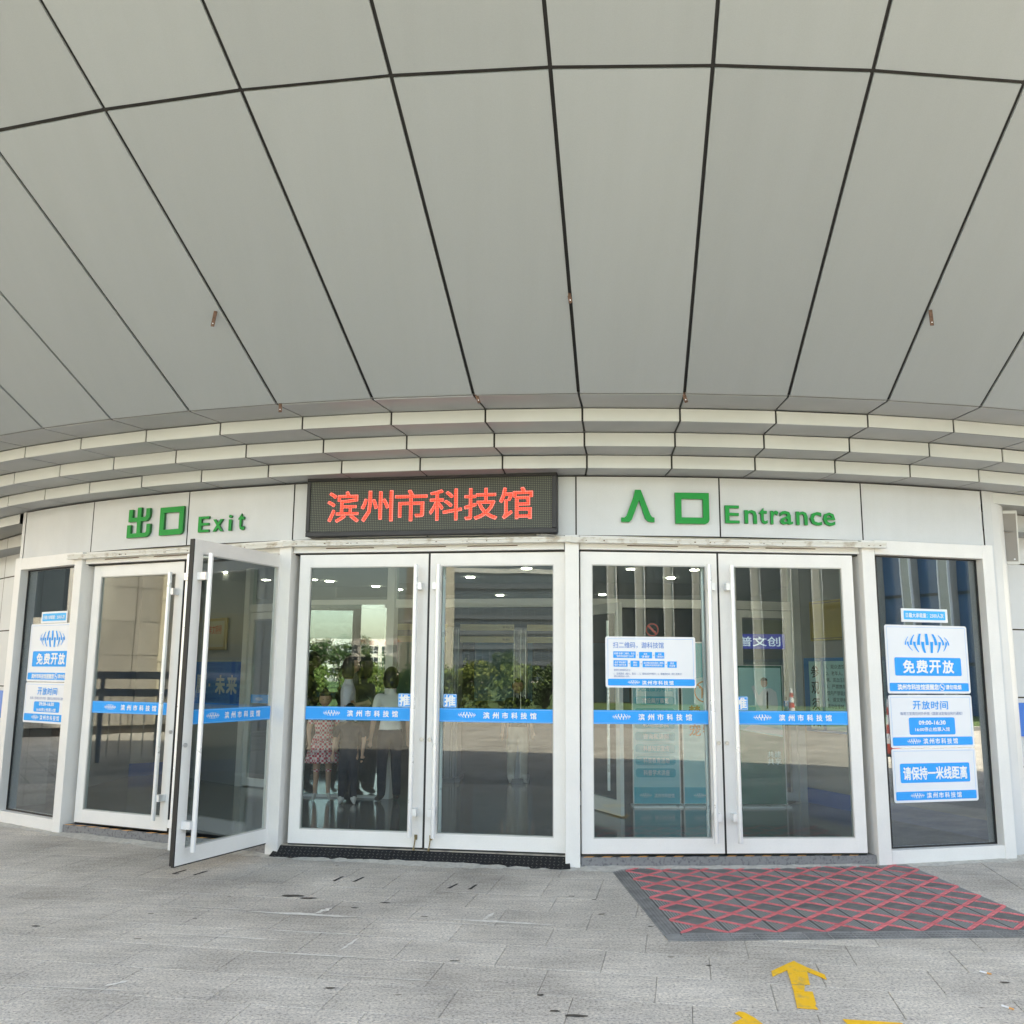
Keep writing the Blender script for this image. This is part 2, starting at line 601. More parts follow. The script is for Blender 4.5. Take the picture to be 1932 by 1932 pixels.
def logo(mb, x0, x1, z0, z1, y, mi=0):
    """Two interlocking rows of curved blades."""
    ups = [((276, 302), (342, 352)), ((368, 418), (452, 472)), ((512, 572), (555, 596)), ((676, 738), (670, 720)),
           ((850, 906), (800, 838)), ((1000, 1042), (918, 935)), ((1108, 1136), (1040, 1052))]
    upz = [740, 705, 687, 684, 690, 708, 745]
    dns = [((316, 352), (412, 426)), ((434, 488), (528, 550)), ((590, 652), (636, 678)), ((764, 824), (764, 806)),
           ((924, 976), (888, 908)), ((1062, 1096), (1008, 1022))]
    dnz = [986, 1012, 1023, 1024, 1016, 991]
    mx = lambda a: x0 + (a - 276) / 860.0 * (x1 - x0)
    mz = lambda b: z1 - (b - 684) / 340.0 * (z1 - z0)

    def blade(base, tip, zb, zt):
        ks = [0, .25, .5, .75, 1]
        sg = 1 if (tip[0] + tip[1]) < (base[0] + base[1]) else -1
        bul = abs((tip[0] + tip[1] - base[0] - base[1]) / 2) * .30 * (1 if sg > 0 else -1)
        a = [(base[0] + (tip[0] - base[0]) * k + bul * 4 * k * (1 - k) * (.9), zb + (zt - zb) * k) for k in ks]
        c = [(base[1] + (tip[1] - base[1]) * k + bul * 4 * k * (1 - k), zb + (zt - zb) * k) for k in ks]
        for i in range(4):
            q = [a[i], c[i], c[i + 1], a[i + 1]]
            if zt > zb:
                q = q[::-1]
            mb.quad(*[(mx(p), y, mz(s)) for p, s in q], mi=mi)

    for (b, t), zt in zip(ups, upz):
        blade(b, t, 885, zt)
    for (b, t), zt in zip(dns, dnz):
        blade(b, t, 828, zt)


# ------------------------------------------------------------------ layout of the round building
CX, CY = 1.046, 18.69
AL = R(3.80)


def pol(r, a, z=0.0):
    """building-local point at radius r, angle a (radians, 0 = towards the camera side), height z"""
    return (r * sin(a), -r * cos(a), z)


def wpol(r, a, z=0.0):
    return (CX + r * sin(a), CY - r * cos(a), z)


bld = empty('museum_building', (CX, CY, 0))
tag(bld, 'round pale grey museum building with flared panelled canopy and glass entrance doors', 'building')

# canopy profile: radius, height, angular offset of the joints
RING = dict(E=(10.896, 3.303, R(-.26)), A=(13.887, 4.974, R(-1.60)), B=(11.93, 3.641, R(-.76)), C=(11.565, 3.641, R(-.57)),
            D=(11.212, 3.535, R(-.43)))
KMIN, KMAX = -15, 16


def ang(k, off):
    return (k - .5) * AL + off


def panel(mb_or_none, corners, gap, thick, inward):
    """Thin panel from four corners (a,b,c,d), shrunk by gap on each edge, with thickness along 'inward'."""
    a, b, c, d = [Vector(p) for p in corners]
    e1, e2 = (b - a).normalized(), (c - d).normalized()
    f1, f2 = (d - a).normalized(), (c - b).normalized()
    gx, gy = gap
    q = [a + e1 * gx + f1 * gy, b - e1 * gx + f2 * gy, c - e2 * gx - f2 * gy, d + e2 * gx - f1 * gy]
    t = Vector(inward) * thick
    m = MB()
    p = [tuple(v) for v in q]
    r = [tuple(v + t) for v in q]
    m.quad(*p)
    for i in range(4):
        j = (i + 1) % 4
        m.quad(p[j], p[i], r[i], r[j])
    return m


def ring_strip(name, r0, z0, r1, z1, off0, off1, m, parent, push, k0=KMIN, k1=KMAX):
    mb = MB()
    for k in range(k0, k1):
        q = [pol(r0, ang(k, off0), z0), pol(r0, ang(k + 1, off0), z0), pol(r1, ang(k + 1, off1), z1), pol(r1, ang(k, off1), z1)]
        mb.quad(*[(p[0], p[1], p[2] + push) for p in q])
    return mb.build(name, m, parent)


def tier(pname, r0, z0, o0, r1, z1, o1, m, parent, gap, under=True):
    """One ring of flat panels between two polygon rings; corners run so that the face looks down / outwards."""
    for k in range(KMIN, KMAX):
        a, b = pol(r0, ang(k, o0), z0), pol(r0, ang(k + 1, o0), z0)
        c, d = pol(r1, ang(k + 1, o1), z1), pol(r1, ang(k, o1), z1)
        jit = random.uniform(-.002, .002)
        am = (ang(k, o0) + ang(k + 1, o0)) / 2
        if under:
            slope = Vector((-(z1 - z0) * sin(am), (z1 - z0) * cos(am), r1 - r0)).normalized()
            inward = tuple(slope if slope.z > 0 else -slope)
            cs = (a, b, c, d)
        else:
            inward = (-sin(am), cos(am), 0)
            cs = (a, b, c, d)
        mb = panel(None, cs, gap, .02, inward)
        mb.v = [(x, y, z + jit) for x, y, z in mb.v]
        mb.build(pname, m, parent)


# soffit: two tiers of large flat panels over a dark backing
rA, zA, oA = RING['A']
rB, zB, oB = RING['B']
rC, zC, oC = RING['C']
rD, zD_, oD = RING['D']
rE, zE_, oE = RING['E']
rZ, zZ, oZ = 15.85, 6.33, R(-2.3)
rY, zY, oY = 17.2, 7.25, R(-2.8)
zCb, zDb, zEb = 3.535, 3.417, 3.303
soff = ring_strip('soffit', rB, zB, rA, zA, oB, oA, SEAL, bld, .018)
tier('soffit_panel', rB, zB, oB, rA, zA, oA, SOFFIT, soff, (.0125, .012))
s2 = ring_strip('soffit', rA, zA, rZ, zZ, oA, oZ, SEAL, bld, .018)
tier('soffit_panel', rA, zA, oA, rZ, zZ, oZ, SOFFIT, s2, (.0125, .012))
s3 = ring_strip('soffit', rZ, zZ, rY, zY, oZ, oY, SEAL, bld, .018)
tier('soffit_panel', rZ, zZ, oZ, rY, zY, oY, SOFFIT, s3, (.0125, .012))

# stepped rings between soffit and fascia
RF = 10.60
levels = [(rB, rC, zB, oB, oC, None), (rC, rC, zCb, oC, oC, zB), (rC, rD, zCb, oC, oD, None), (rD, rD, zDb, oD, oD, zCb),
          (rD, rE, zDb, oD, oE, None), (rE, rE, zEb, oE, oE, zDb), (rE, 10.56, zEb, oE, oE, None)]
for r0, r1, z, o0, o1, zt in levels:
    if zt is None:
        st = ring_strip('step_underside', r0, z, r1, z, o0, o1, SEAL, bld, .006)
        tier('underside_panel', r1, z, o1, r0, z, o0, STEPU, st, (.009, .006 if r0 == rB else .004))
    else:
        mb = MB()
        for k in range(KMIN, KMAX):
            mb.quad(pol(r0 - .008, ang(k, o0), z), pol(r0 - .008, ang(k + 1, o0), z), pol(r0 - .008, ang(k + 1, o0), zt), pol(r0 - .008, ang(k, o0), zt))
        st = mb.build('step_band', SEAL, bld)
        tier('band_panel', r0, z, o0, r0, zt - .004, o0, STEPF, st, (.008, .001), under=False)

# lower ring F and recessed curved wall either side of the entrance
WALLR = 10.22
FR = 10.58


def arc_strip(name, r, a0, a1, z0, z1, m, parent, n=10, r1=None):
    mb = MB()
    r1 = r if r1 is None else r1
    for i in range(n):
        p, q = a0 + (a1 - a0) * i / n, a0 + (a1 - a0) * (i + 1) / n
        mb.quad(pol(r, p, z0), pol(r, q, z0), pol(r1, q, z1), pol(r1, p, z1))
    return mb.build(name, m, parent)


WALLA = (R(19.9), R(62), R(-62), R(-39.0))
for a0, a1 in ((WALLA[0], WALLA[1]), (WALLA[2], WALLA[3])):
    arc_strip('step_band', FR, a0 - R(1.2) * (1 if a0 < 0 else 1), a1 + R(.6), 3.19, 3.296, STEPF, bld, 12)
    arc_strip('step_underside', WALLR, a0 - R(1), a1 + R(.4), 3.19, 3.19, STEPU, bld, 12, r1=FR)
    wl = arc_strip('outer_wall', WALLR - .012, a0, a1, 0.0, 3.19, SEALB, bld, 14)
    zs = [0.02, .73, 1.38, 2.033, 2.683, 3.186]
    n = 7
    for i in range(n):
        p, q = a0 + (a1 - a0) * i / n, a0 + (a1 - a0) * (i + 1) / n
        for z0, z1 in zip(zs, zs[1:]):
            mb = MB()
            g = .006 / WALLR
            ns = 4
            for j in range(ns):
                s0, s1_ = p + g + (q - p - 2 * g) * j / ns, p + g + (q - p - 2 * g) * (j + 1) / ns
                mb.quad(pol(WALLR, s0, z0 + .007), pol(WALLR, s1_, z0 + .007), pol(WALLR, s1_, z1 - .007), pol(WALLR, s0, z1 - .007))
            mb.build('wall_panel', WALLP, wl, smooth=True)

# the rest of the bowl, roof and back wall (turned away from the camera)
mb = MB()
aS, aE = ang(KMAX, oB), ang(KMIN, oB) + 2 * pi
prof = [(WALLR, 0), (WALLR, 3.3), (rE, 3.31), (rB, 3.65), (rA, 4.99), (rZ, 6.35), (rY, 7.27)]
n = 40
for i in range(n):
    p, q = aS + (aE - aS) * i / n, aS + (aE - aS) * (i + 1) / n
    for (ra, za), (rb, zb) in zip(prof, prof[1:]):
        mb.quad(pol(ra, p, za), pol(ra, q, za), pol(rb, q, zb), pol(rb, p, zb))
mb.build('rear_shell', FASCIA, bld)
mb = MB()
n = 90
for i in range(n):
    p, q = 2 * pi * i / n, 2 * pi * (i + 1) / n
    mb.quad(pol(17.2, p, 7.25), pol(17.2, q, 7.25), pol(17.42, q, 8.75), pol(17.42, p, 8.75))
    mb.quad(pol(17.42, p, 8.75), pol(17.42, q, 8.75), (0, 0, 9.2))
mb.build('roof', FASCIA, bld)

# ------------------------------------------------------------------ fascia above the doors
FJ = [R(a) for a in (-37.3, -30.4, -23.2, -16.8, -9.75, -2.62, 4.22, 11.4, 18.4)]
fas = arc_strip('fascia', RF - .012, FJ[0], FJ[-1], 2.765, 3.30, SEAL, bld, 40)
for p, q in zip(FJ, FJ[1:]):
    mb = MB()
    g = .0065 / RF
    for j in range(6):
        s0, s1_ = p + g + (q - p - 2 * g) * j / 6, p + g + (q - p - 2 * g) * (j + 1) / 6
        mb.quad(pol(RF, s0, 2.767), pol(RF, s1_, 2.767), pol(RF, s1_, 3.288), pol(RF, s0, 3.288))
        mb.quad(pol(RF, s0, 3.288), pol(RF, s1_, 3.288), pol(RF - .02, s1_, 3.288), pol(RF - .02, s0, 3.288))
    mb.build('fascia_panel', FASCIA, fas, smooth=True)


def corner(a, sgn, rad):
    """Rounded end of the entrance box, full height, turning back to the recessed wall."""
    mb = MB()
    c = Vector(pol(RF - rad, a, 0))
    tx = Vector((cos(a), sin(a), 0)) * sgn
    ty = Vector((sin(a), -cos(a), 0))
    pts = []
    for i in range(9):
        t = R(90 * i / 8)
        pts.append(c + ty * rad * cos(t) + tx * rad * sin(t))
    pts.append(pts[-1] - ty * .35)
    for p, q in zip(pts, pts[1:]):
        A_ = [(p.x, p.y, .02), (q.x, q.y, .02), (q.x, q.y, 3.298), (p.x, p.y, 3.298)]
        mb.quad(*(A_ if sgn > 0 else A_[::-1]))
    mb.build('corner_column', FASCIA, bld, smooth=True)


corner(FJ[-1] + R(.06), 1, .6)
corner(FJ[0] - R(.06), -1, .3)

# ------------------------------------------------------------------ entrance frame: posts, heads, curtain rail
POSTA = [R(-30.93), R(-16.97), R(-2.83), R(11.43)]
PW = .122
frame = empty('entrance_frame', (0, 0, 0), 0, bld)
for a in POSTA:
    mb = MB()
    mb.box(-PW / 2, PW / 2, -.075, .12, .012, 2.762)
    mb.build('post', WHITE, frame, loc=pol(10.585, a), rz=a, bevel=.003)


def chord(a0, a1, r):
    p, q = Vector(pol(r, a0)), Vector(pol(r, a1))
    return p, (q - p).length, atan2(q.y - p.y, q.x - p.x)


for i in range(3):
    p, L, t = chord(POSTA[i], POSTA[i + 1], 10.585)
    mb = MB()
    mb.box(PW / 2 + .002, L - PW / 2 - .002, -.045, .10, 2.642, 2.762)
    mb.box(PW / 2 + .002, L - PW / 2 - .002, -.052, -.045, 2.642, 2.654)
    mb.build('door_head', WHITE, frame, loc=p, rz=t)
    mb = MB()
    mb.box(PW / 2, L - PW / 2, -.005, .07, 2.627, 2.641)
    mb.build('head_seal', GASKET, frame, loc=p, rz=t)
    # curtain rail in front, a light channel with screw holes
    e0 = -.13 if i == 0 else -.02
    e1 = L + .16 if i == 2 else L + .02
    y0 = -.115 - .004 * i
    zo = .006 * (i == 1)
    mb = MB()
    mb.box(e0, e1, y0, -.078, 2.722 + zo, 2.738 + zo)
    mb.box(e0, e1, y0 + .008, -.078, 2.700 + zo, 2.722 + zo)
    mb.box(e0, e1, y0 - .004, -.078, 2.690 + zo, 2.700 + zo)
    ra = mb.build('curtain_rail', OLDWHITE, frame, loc=p, rz=t)
    mb = MB()
    rr = random.Random(i)
    for j in range(11):
        x = rr.uniform(e0 + .05, e1 - .05)
        mb.box(x, x + rr.uniform(.006, .016), y0 + .005, y0 + .01, 2.707 + zo, 2.707 + zo + rr.uniform(.004, .01))
    for j in range(3):
        x = e0 + .3 + j * .7 + rr.uniform(0, .2)
        mb.box(x, x + .45, -.051, -.047, 2.676, 2.683)
    mb.build('screw_holes', RUST, frame, loc=p, rz=t)['kind'] = 'stuff'


def side_window(a0, a1, name, label):
    """fixed side light between two angles: frame members, sill, recessed glass"""
    p, L, t = chord(a0, a1, 10.585)
    o = empty(name, p, t, bld)
    mb = MB()
    mb.box(0, L, -.072, .12, 2.642, 2.768)
    mb.build('window_head', WHITE, o, bevel=.003)
    mb = MB()
    mb.box(0, L, -.068, .12, .014, .125)
    mb.build('window_sill', WHITE, o, bevel=.003)
    mb = MB()
    if a0 > 0:
        mb.box(L - .115, L + .005, -.074, .12, .012, 2.772)
    else:
        mb.box(-.005, .115, -.074, .12, .012, 2.772)
    mb.build('jamb', WHITE, o, bevel=.003)
    g0, g1 = (0.06, L - .115) if a0 > 0 else (.115, L - .06)
    mb = MB()
    mb.box(g0, g1, .022, .030, .125, 2.642)
    mb.build('glass_pane', SIDEGLASS, o)
    mb = MB()
    for x0, x1, z0, z1 in ((g0, g0 + .014, .125, 2.642), (g1 - .014, g1, .125, 2.642), (g0 + .014, g1 - .014, .125, .137), (g0 + .014, g1 - .014, 2.63, 2.642)):
        mb.box(x0, x1, .012, .0218, z0, z1)
    mb.build('gasket', GASKET, o)
    tag(o, label)
    return o, p, L, t, g0, g1


swR = side_window(POSTA[3] + PW / 2 / 10.6, R(18.58), 'side_window', 'fixed glass side light right of the entrance doors')
swL = side_window(R(-37.45), POSTA[0] - PW / 2 / 10.6, 'side_window', 'narrow fixed glass side light left of the exit doors')

# ------------------------------------------------------------------ door leaves
LW, LZ0, LZ1 = 1.2, .109, 2.624
_door_parts = {}


def door_meshes(side):
    """Shared meshes of a leaf whose handle is on the right ('R') or left ('L')."""
    if side in _door_parts:
        return _door_parts[side]
    d = {}
    mb = MB()
    mb.box(0, .098, 0, .05, LZ0, LZ1)
    mb.box(LW - .098, LW, 0, .05, LZ0, LZ1)
    mb.box(.098, LW - .098, .0015, .0485, LZ0, .226)
    mb.box(.098, LW - .098, .0015, .0485, 2.515, LZ1)
    d['frame'] = (mb.mesh('frame', WHITE2), None)
    mb = MB()
    for x0, x1, z0, z1 in ((.098, .106, .226, 2.515), (LW - .106, LW - .098, .226, 2.515), (.106, LW - .106, .226, .235), (.106, LW - .106, 2.506, 2.515)):
        mb.box(x0, x1, .006, .044, z0, z1)
    d['glazing_bead'] = (mb.mesh('glazing_bead', BEAD), None)
    mb = MB()
    mb.box(.106, LW - .106, .021, .029, .235, 2.506)
    d['glass_pane'] = (mb.mesh('glass_pane', DOORGLASS), None)
    mb = MB()
    x = LW + .0005 if side == 'R' else -.0105
    mb.box(x, x + .01, .004, .046, LZ0, LZ1)
    mb.box(.002, LW - .002, .01, .04, LZ0 - .012, LZ0 - .0005)
    d['edge_gasket'] = (mb.mesh('edge_gasket', GASKET), None)
    hx = 1.108 if side == 'R' else .092
    sg = 1 if side == 'R' else -1
    for nm, y0, yf in (('outer_handle', -.085, 0.0), ('inner_handle', .135, .05)):
        mb = MB()
        mb.tube((hx, y0, .205), (hx, y0, 2.515), .0205, 14)
        for z in (.405, 2.328):
            b0, b1 = sorted((hx - sg * .006, hx + sg * .052))
            lo, hi = sorted((yf + (-.0005 if yf == 0 else .0005), y0))
            mb.box(b0, b1, lo, hi, z - .03, z + .03)
        d[nm] = (mb.mesh(nm, ALU), None)
    mb = MB()
    mb.box(.101, LW - .101, .0165, .0205, 1.158, 1.273)
    mb.box(.101, LW - .101, .0157, .0164, 1.2635, 1.2665, mi=1)
    mb.box(.101, LW - .101, .0157, .0164, 1.1645, 1.1675, mi=1)
    d['safety_strip'] = (mb.mesh('safety_strip', [BLUE, LIGHTB]), None)
    mb = MB()
    logo(mb, .27, .425, 1.192, 1.243, .0150)
    d['strip_logo'] = (mb.mesh('strip_logo', INKW), None)
    mb = MB()
    for i, chx in enumerate('滨州市科技馆'):
        x0 = .492 + i * .0815
        text(mb, chx, x0, x0 + .052, 1.19, 1.243, .0150, bold=.018)
    d['strip_lettering'] = (mb.mesh('strip_lettering', INKW), None)
    mb = MB()
    kx = LW - .026 if side == 'R' else .026
    mb.tube((kx, .002, 1.005), (kx, -.012, 1.005), .017, 14)
    mb.tube((kx, -.012, 1.005), (kx, -.015, 1.005), .008, 8)
    d['lock_cylinder'] = (mb.mesh('lock_cylinder', STEEL), None)
    _door_parts[side] = d
    return d


def door(p0, t, side, label, push=None, bolt=None, pane=None):
    o = empty('glass_door', (p0[0] - CX, p0[1] - CY, 0), t, bld)
    tag(o, label)
    for nm, (me, _) in door_meshes(side).items():
        c = link(nm, me, o)
        if nm == 'strip_lettering':
            c['kind'] = 'stuff'
        if nm == 'glass_pane' and pane:
            c.data = me.copy()
            c.data.materials[0] = pane
        if nm in ('safety_strip',):
            c['label'] = 'bright blue safety strip across the glass'
    if push:
        mb = MB()
        mb.prism(rrect(push, push + .117, 1.2785, 1.393, .008), .0165, .0205, 'y')
        outline(mb, push + .004, push + .113, 1.2825, 1.389, .003, .0158, 1)
        text(mb, '推', push + .014, push + .103, 1.292, 1.38, .0155, bold=.03, mi=1)
        mb.build('push_sticker', [BLUE, INKW], o)
    if bolt is not None:
        mb = MB()
        mb.box(bolt - .012, bolt + .012, -.008, -.0005, .175, .215)
        mb.tube((bolt, -.014, .205), (bolt, -.006, .205), .011, 10)
        mb.tube((bolt, -.018, .20), (bolt - .012, -.024, .105), .0055, 8)
        mb.tube((bolt - .012, -.024, .112), (bolt - .012, -.024, .092), .011, 8)
        mb.build('floor_bolt', BRASS, o)
    return o


DT = [R(-24.4), R(-8.81), R(3.35)]
door((-4.272, 9.574), R(-24.65), 'R', 'exit door leaf left of the open one, closed')
hinge = (-2.075, 8.585)
oa = R(-113 + 180)
dirx = Vector((cos(R(-113)), sin(R(-113))))
door((hinge[0] + dirx.x * LW, hinge[1] + dirx.y * LW), oa, 'L', 'exit door leaf standing wide open towards the plaza')
c1 = (-1.928, 8.511)
door(c1, R(-8.81), 'R', 'middle door leaf on the left, under the display sign', push=.951, bolt=LW - .056, pane=DOORGLASS2)
door((-.722, 8.314), R(-8.81), 'L', 'middle door leaf on the right, under the display sign', push=.137, bolt=.056)
edoor = door((.598, 8.104), R(3.35), 'R', 'entrance door leaf with the large white notice')
door((1.814, 8.176), R(3.35), 'L', 'entrance door leaf next to the side window', push=.108)

# door closer track and dark slot above the exit leaves; thresholds
for i, (a0, a1) in enumerate(zip(POSTA, POSTA[1:])):
    p, L, t = chord(a0, a1, 10.585)
    if i == 1:
        mb = MB()
        mb.box(PW / 2, L - PW / 2, -.03, .12, .012, .094)
        mb.build('threshold', mat('worn_aluminium_sill', (.42, .38, .33), .5, var2=(.1, .09, .08), vscale=7), bld, loc=p, rz=t)
        continue
    mb = MB()
    mb.box(PW / 2 + .003, L - PW / 2 - .003, -.055, .14, .012, .088)
    th = mb.build('threshold', STEPSTONE, bld, loc=p, rz=t)
    x = PW / 2 + .02
    k = 0
    while x < L - PW / 2 - .1:
        w = .075
        mb = MB()
        sk = .03
        mb.prism([(x, -.0535), (x + w, -.0535), (x + w + sk, -.012), (x + sk, -.012)], .0882, .0895)
        if not (k % 7 == 5):
            mb.build('hazard_stripe', TAPEO if k % 2 == 0 else TAPEK, th)
        x += w
        k += 1

# mortar bedding line along the foot of the frames
mb = MB()
rr = random.Random(3)
n = 150
pa = None
for i in range(n + 1):
    a = R(-38.5) + R(58.5) * i / n
    ro = 10.70 + rr.uniform(-.03, .055) + .02 * sin(i * .35)
    cur = (pol(10.5, a, .006), pol(ro, a, .0012), pol(10.60, a, .02 + rr.uniform(0, .008)))
    if pa:
        mb.quad(pa[1], cur[1], cur[2], pa[2])
        mb.quad(pa[2], cur[2], cur[0], pa[0])
    pa = cur
mb.build('mortar_bed', CEMENT, bld)

# rusty hanger brackets left in the soffit joints
for (p, q) in (((-2.149, 6.439, 4.141), (-2.165, 6.455, 4.03)), ((-1.825, 7.117, 3.639), (-1.825, 7.117, 3.585)), ((.377, 6.071, 4.125), (.385, 6.071, 4.075)),
               ((1.276, 6.772, 3.637), (1.29, 6.772, 3.585)), ((2.916, 6.224, 4.103), (2.92, 6.235, 3.995)), ((-.283, 6.843, 3.638), (-.265, 6.843, 3.59))):
    d = Vector(q) - Vector(p)
    mb = MB()
    L = d.length + .035
    mb.box(-.0125, .0125, -.003, .003, -L, 0)
    mb.tube((0, -.006, -L + .022), (0, .006, -L + .022), .004, 8, mi=1)
    o = mb.build('hanger_bracket', [RUST, PAPER], bld, loc=(p[0] - CX, p[1] - CY, p[2] + .03))
    o.rotation_euler = (0, atan2(-d.x, -d.z), 0)

# ------------------------------------------------------------------ vestibule and lobby
RI = 7.5
FZ = .088
mb = MB()
n = 48
for i in range(n):
    p, q = R(-60) + R(120) * i / n, R(-60) + R(120) * (i + 1) / n
    mb.quad((0, 8, FZ), pol(10.53, p, FZ), pol(10.53, q, FZ))
mb.build('lobby_floor', FLOORIN, bld)
mb = MB()
for i in range(n):
    p, q = R(-60) + R(120) * i / n, R(-60) + R(120) * (i + 1) / n
    mb.quad((0, 8, 2.95), pol(10.5, q, 2.95), pol(10.5, p, 2.95))
ceil = mb.build('lobby_ceiling', CEILIN, bld)
for x, y in ((-2.6, 12.2), (.2, 12.4), (2.3, 13.5), (-.6, 13.6), (-2.8, 14.4), (-2.2, 15.2), (-1.9, 15.8), (.9, 14.6), (1.6, 16.5), (-.2, 16.8), (-4.4, 11.2), (-5.0, 12.4), (-4.0, 13.2), (-3.6, 10.2), (1.75, 10.2), (2.6, 10.3)):  # some are added to brighten the left vestibule and the standees
    mb = MB()
    mb.tube((x - CX, y - CY, 2.948), (x - CX, y - CY, 2.938), .06, 16)
    mb.build('downlight_and_fill', LAMP, ceil)
# inner screen wall: solid on the left with blue graphic band, doors in the middle
arc_strip('inner_wall', RI, R(-58), R(-37.8), FZ, 2.95, WALLIN, bld, 14)
band = arc_strip('graphic_band', RI + .012, R(-56), R(-38.2), 1.12, 1.70, mat('deep_blue_graphic', (.01, .12, .50), .5), bld, 14)
inner = empty('inner_screen', (0, 0, 0), 0, bld)
INA = [R(-37.8), R(-31.0), R(-19.6), R(-3.4), R(12.4), R(19.0)]
for a in INA:
    mb = MB()
    mb.box(-.05, .05, -.05, .06, FZ, 2.95)
    mb.build('post', WHITE, inner, loc=pol(RI, a), rz=a)
for i, (a0, a1) in enumerate(zip(INA, INA[1:])):
    p, L, t = chord(a0, a1, RI)
    mb = MB()
    mb.box(.05, L - .05, -.03, .04, 2.36, 2.46)
    mb.build('transom', WHITE, inner, loc=p, rz=t)
    mb = MB()
    mb.box(.05, L - .05, .0, .008, 2.46, 2.949)
    mb.build('glass_pane', INGLASS, inner, loc=p, rz=t)
    if i in (1, 2, 3):
        continue
    mb = MB()
    half = [(.052, .13), (L - .13, L - .052)] + ([(L / 2 - .075, L / 2 - .004), (L / 2 + .004, L / 2 + .075)] if i in (1, 2) else [])
    for x0, x1, z0, z1 in [(a_, b_, FZ + .015, 2.35) for a_, b_ in half] + [(.13, L - .13, FZ + .016, .2), (.13, L - .13, 2.26, 2.349)]:
        mb.box(x0, x1, -.02, .025, z0, z1)
    mb.build('inner_door_frame', WHITE2, inner, loc=p, rz=t)
    mb = MB()
    mb.box(.13, L - .13, .0, .008, .26, 2.24)
    mb.build('glass_pane', INGLASS, inner, loc=p, rz=t)
    if i in (1, 2):
        continue
    mb = MB()
    mb.box(.13, L - .13, -.006, -.002, 1.16, 1.27)
    logo(mb, .22, .36, 1.19, 1.24, -.008, 1)
    mb.build('safety_strip', [BLUE, INKW], inner, loc=p, rz=t)
# glass partition added behind the visitors, parallel to the middle doors to mirror the plaza
pp = Vector(pol(RI, R(-19.6)))
dd = Vector((cos(R(171.2)), sin(R(171.2)), 0))
ps = pp + dd * 1.36
PARTGLASS = glass_mat('partition_glass', (.72, .80, .80), .15, .7, wave=.008, wscale=1.1)
mb = MB()
mb.box(0, 1.30, -.004, .004, FZ + .03, 2.40)
mb.build('glass_partition', PARTGLASS, inner, loc=ps, rz=R(-8.8))
mb = MB()
mb.box(0, 1.30, -.02, .02, FZ, FZ + .03)
mb.box(0, 1.30, -.02, .02, 2.40, 2.46)
mb.build('partition_rail', WHITE2, inner, loc=ps, rz=R(-8.8))
# inner leaves folded back from the open bays
for p, rz_ in ((Vector(pol(RI - .05, R(-2.3))), R(-66)),):
    mb = MB()
    for x0, x1, z0, z1 in ((0, .085, .1, 2.35), (1.0, 1.085, .1, 2.35), (.085, 1.0, .1, .25), (.085, 1.0, 2.24, 2.35)):
        mb.box(x0, x1, -.022, .022, z0, z1)
    mb.build('inner_door_frame', WHITE2, inner, loc=p, rz=rz_)
    mb = MB()
    mb.box(.085, 1.0, -.004, .004, .25, 2.24)
    mb.build('glass_pane', INGLASS, inner, loc=p, rz=rz_)
    for y in (-.085, .085):
        mb = MB()
        mb.tube((.95, y, .35), (.95, y, 2.15), .016, 10)
        mb.build('inner_handle', ALU, inner, loc=p, rz=rz_)
# radial end walls and lobby back wall
for a, nm in ((R(19.4), 'vestibule_wall'), (R(-53.0), 'vestibule_wall')):
    p, q = Vector(pol(RI - .2, a)), Vector(pol(10.46, a))
    t = atan2(q.y - p.y, q.x - p.x)
    mb = MB()
    sgn = 1 if a > 0 else -1
    mb.box(0, (q - p).length, -.02 if sgn < 0 else 0, 0 if sgn < 0 else .02, FZ, 2.95)
    w = mb.build(nm, WALLIN, bld, loc=p, rz=t)
    mb = MB()
    y0, y1 = (-.008, -.0005) if sgn > 0 else (.0005, .008)
    mb.box(.2, (q - p).length - .02, y0, y1, FZ, .26)
    mb.build('skirting', mat('blue_skirting', (.03, .12, .42), .4), w)
mb = MB()
mb.box(-6, 7, -.2, 0, FZ, 2.949)
mb.build('lobby_back_wall', DARKIN, bld, loc=(0, 1.2, 0))
mb = MB()
mb.box(-.12, .12, -7, 1.0, FZ, 2.949)
mb.build('lobby_side_wall', WALLIN, bld, loc=(-6.6, 0, 0))
mb = MB()
mb.box(-.12, .12, -7.6, 1.0, FZ, 2.949)
mb.build('lobby_side_wall', WALLIN, bld, loc=(3.4, 0, 0))
for x in (-3.2, -1.2, .8):
    mb = MB()
    mb.box(x - .6, x + .6, .97, .985, 1.0, 2.2)
    mb.build('exhibit_panel', mat('exhibit_panel_%d' % int(x * 10 + 50), random.choice([(.1, .25, .4), (.3, .14, .1), (.1, .3, .2)]), .4), bld)
mb = MB()
txt = '创新·发展·未来'
for i, chx in enumerate(txt):
    a = R(-54.0) + R(2.35) * i
    if chx == '·':
        continue
for i, chx in enumerate(txt):
    a = R(-55.0) + R(2.15) * i
    m2 = MB()
    if chx == '·':
        m2.box(-.02, .02, -.004, 0, 1.36, 1.40)
    else:
        text(m2, chx, -.115, .115, 1.27, 1.51, 0, bold=.03)
    m2.build('band_lettering', mat('grey_lettering', (.5, .53, .58), .5), bld, loc=pol(RI + .02, a), rz=a)

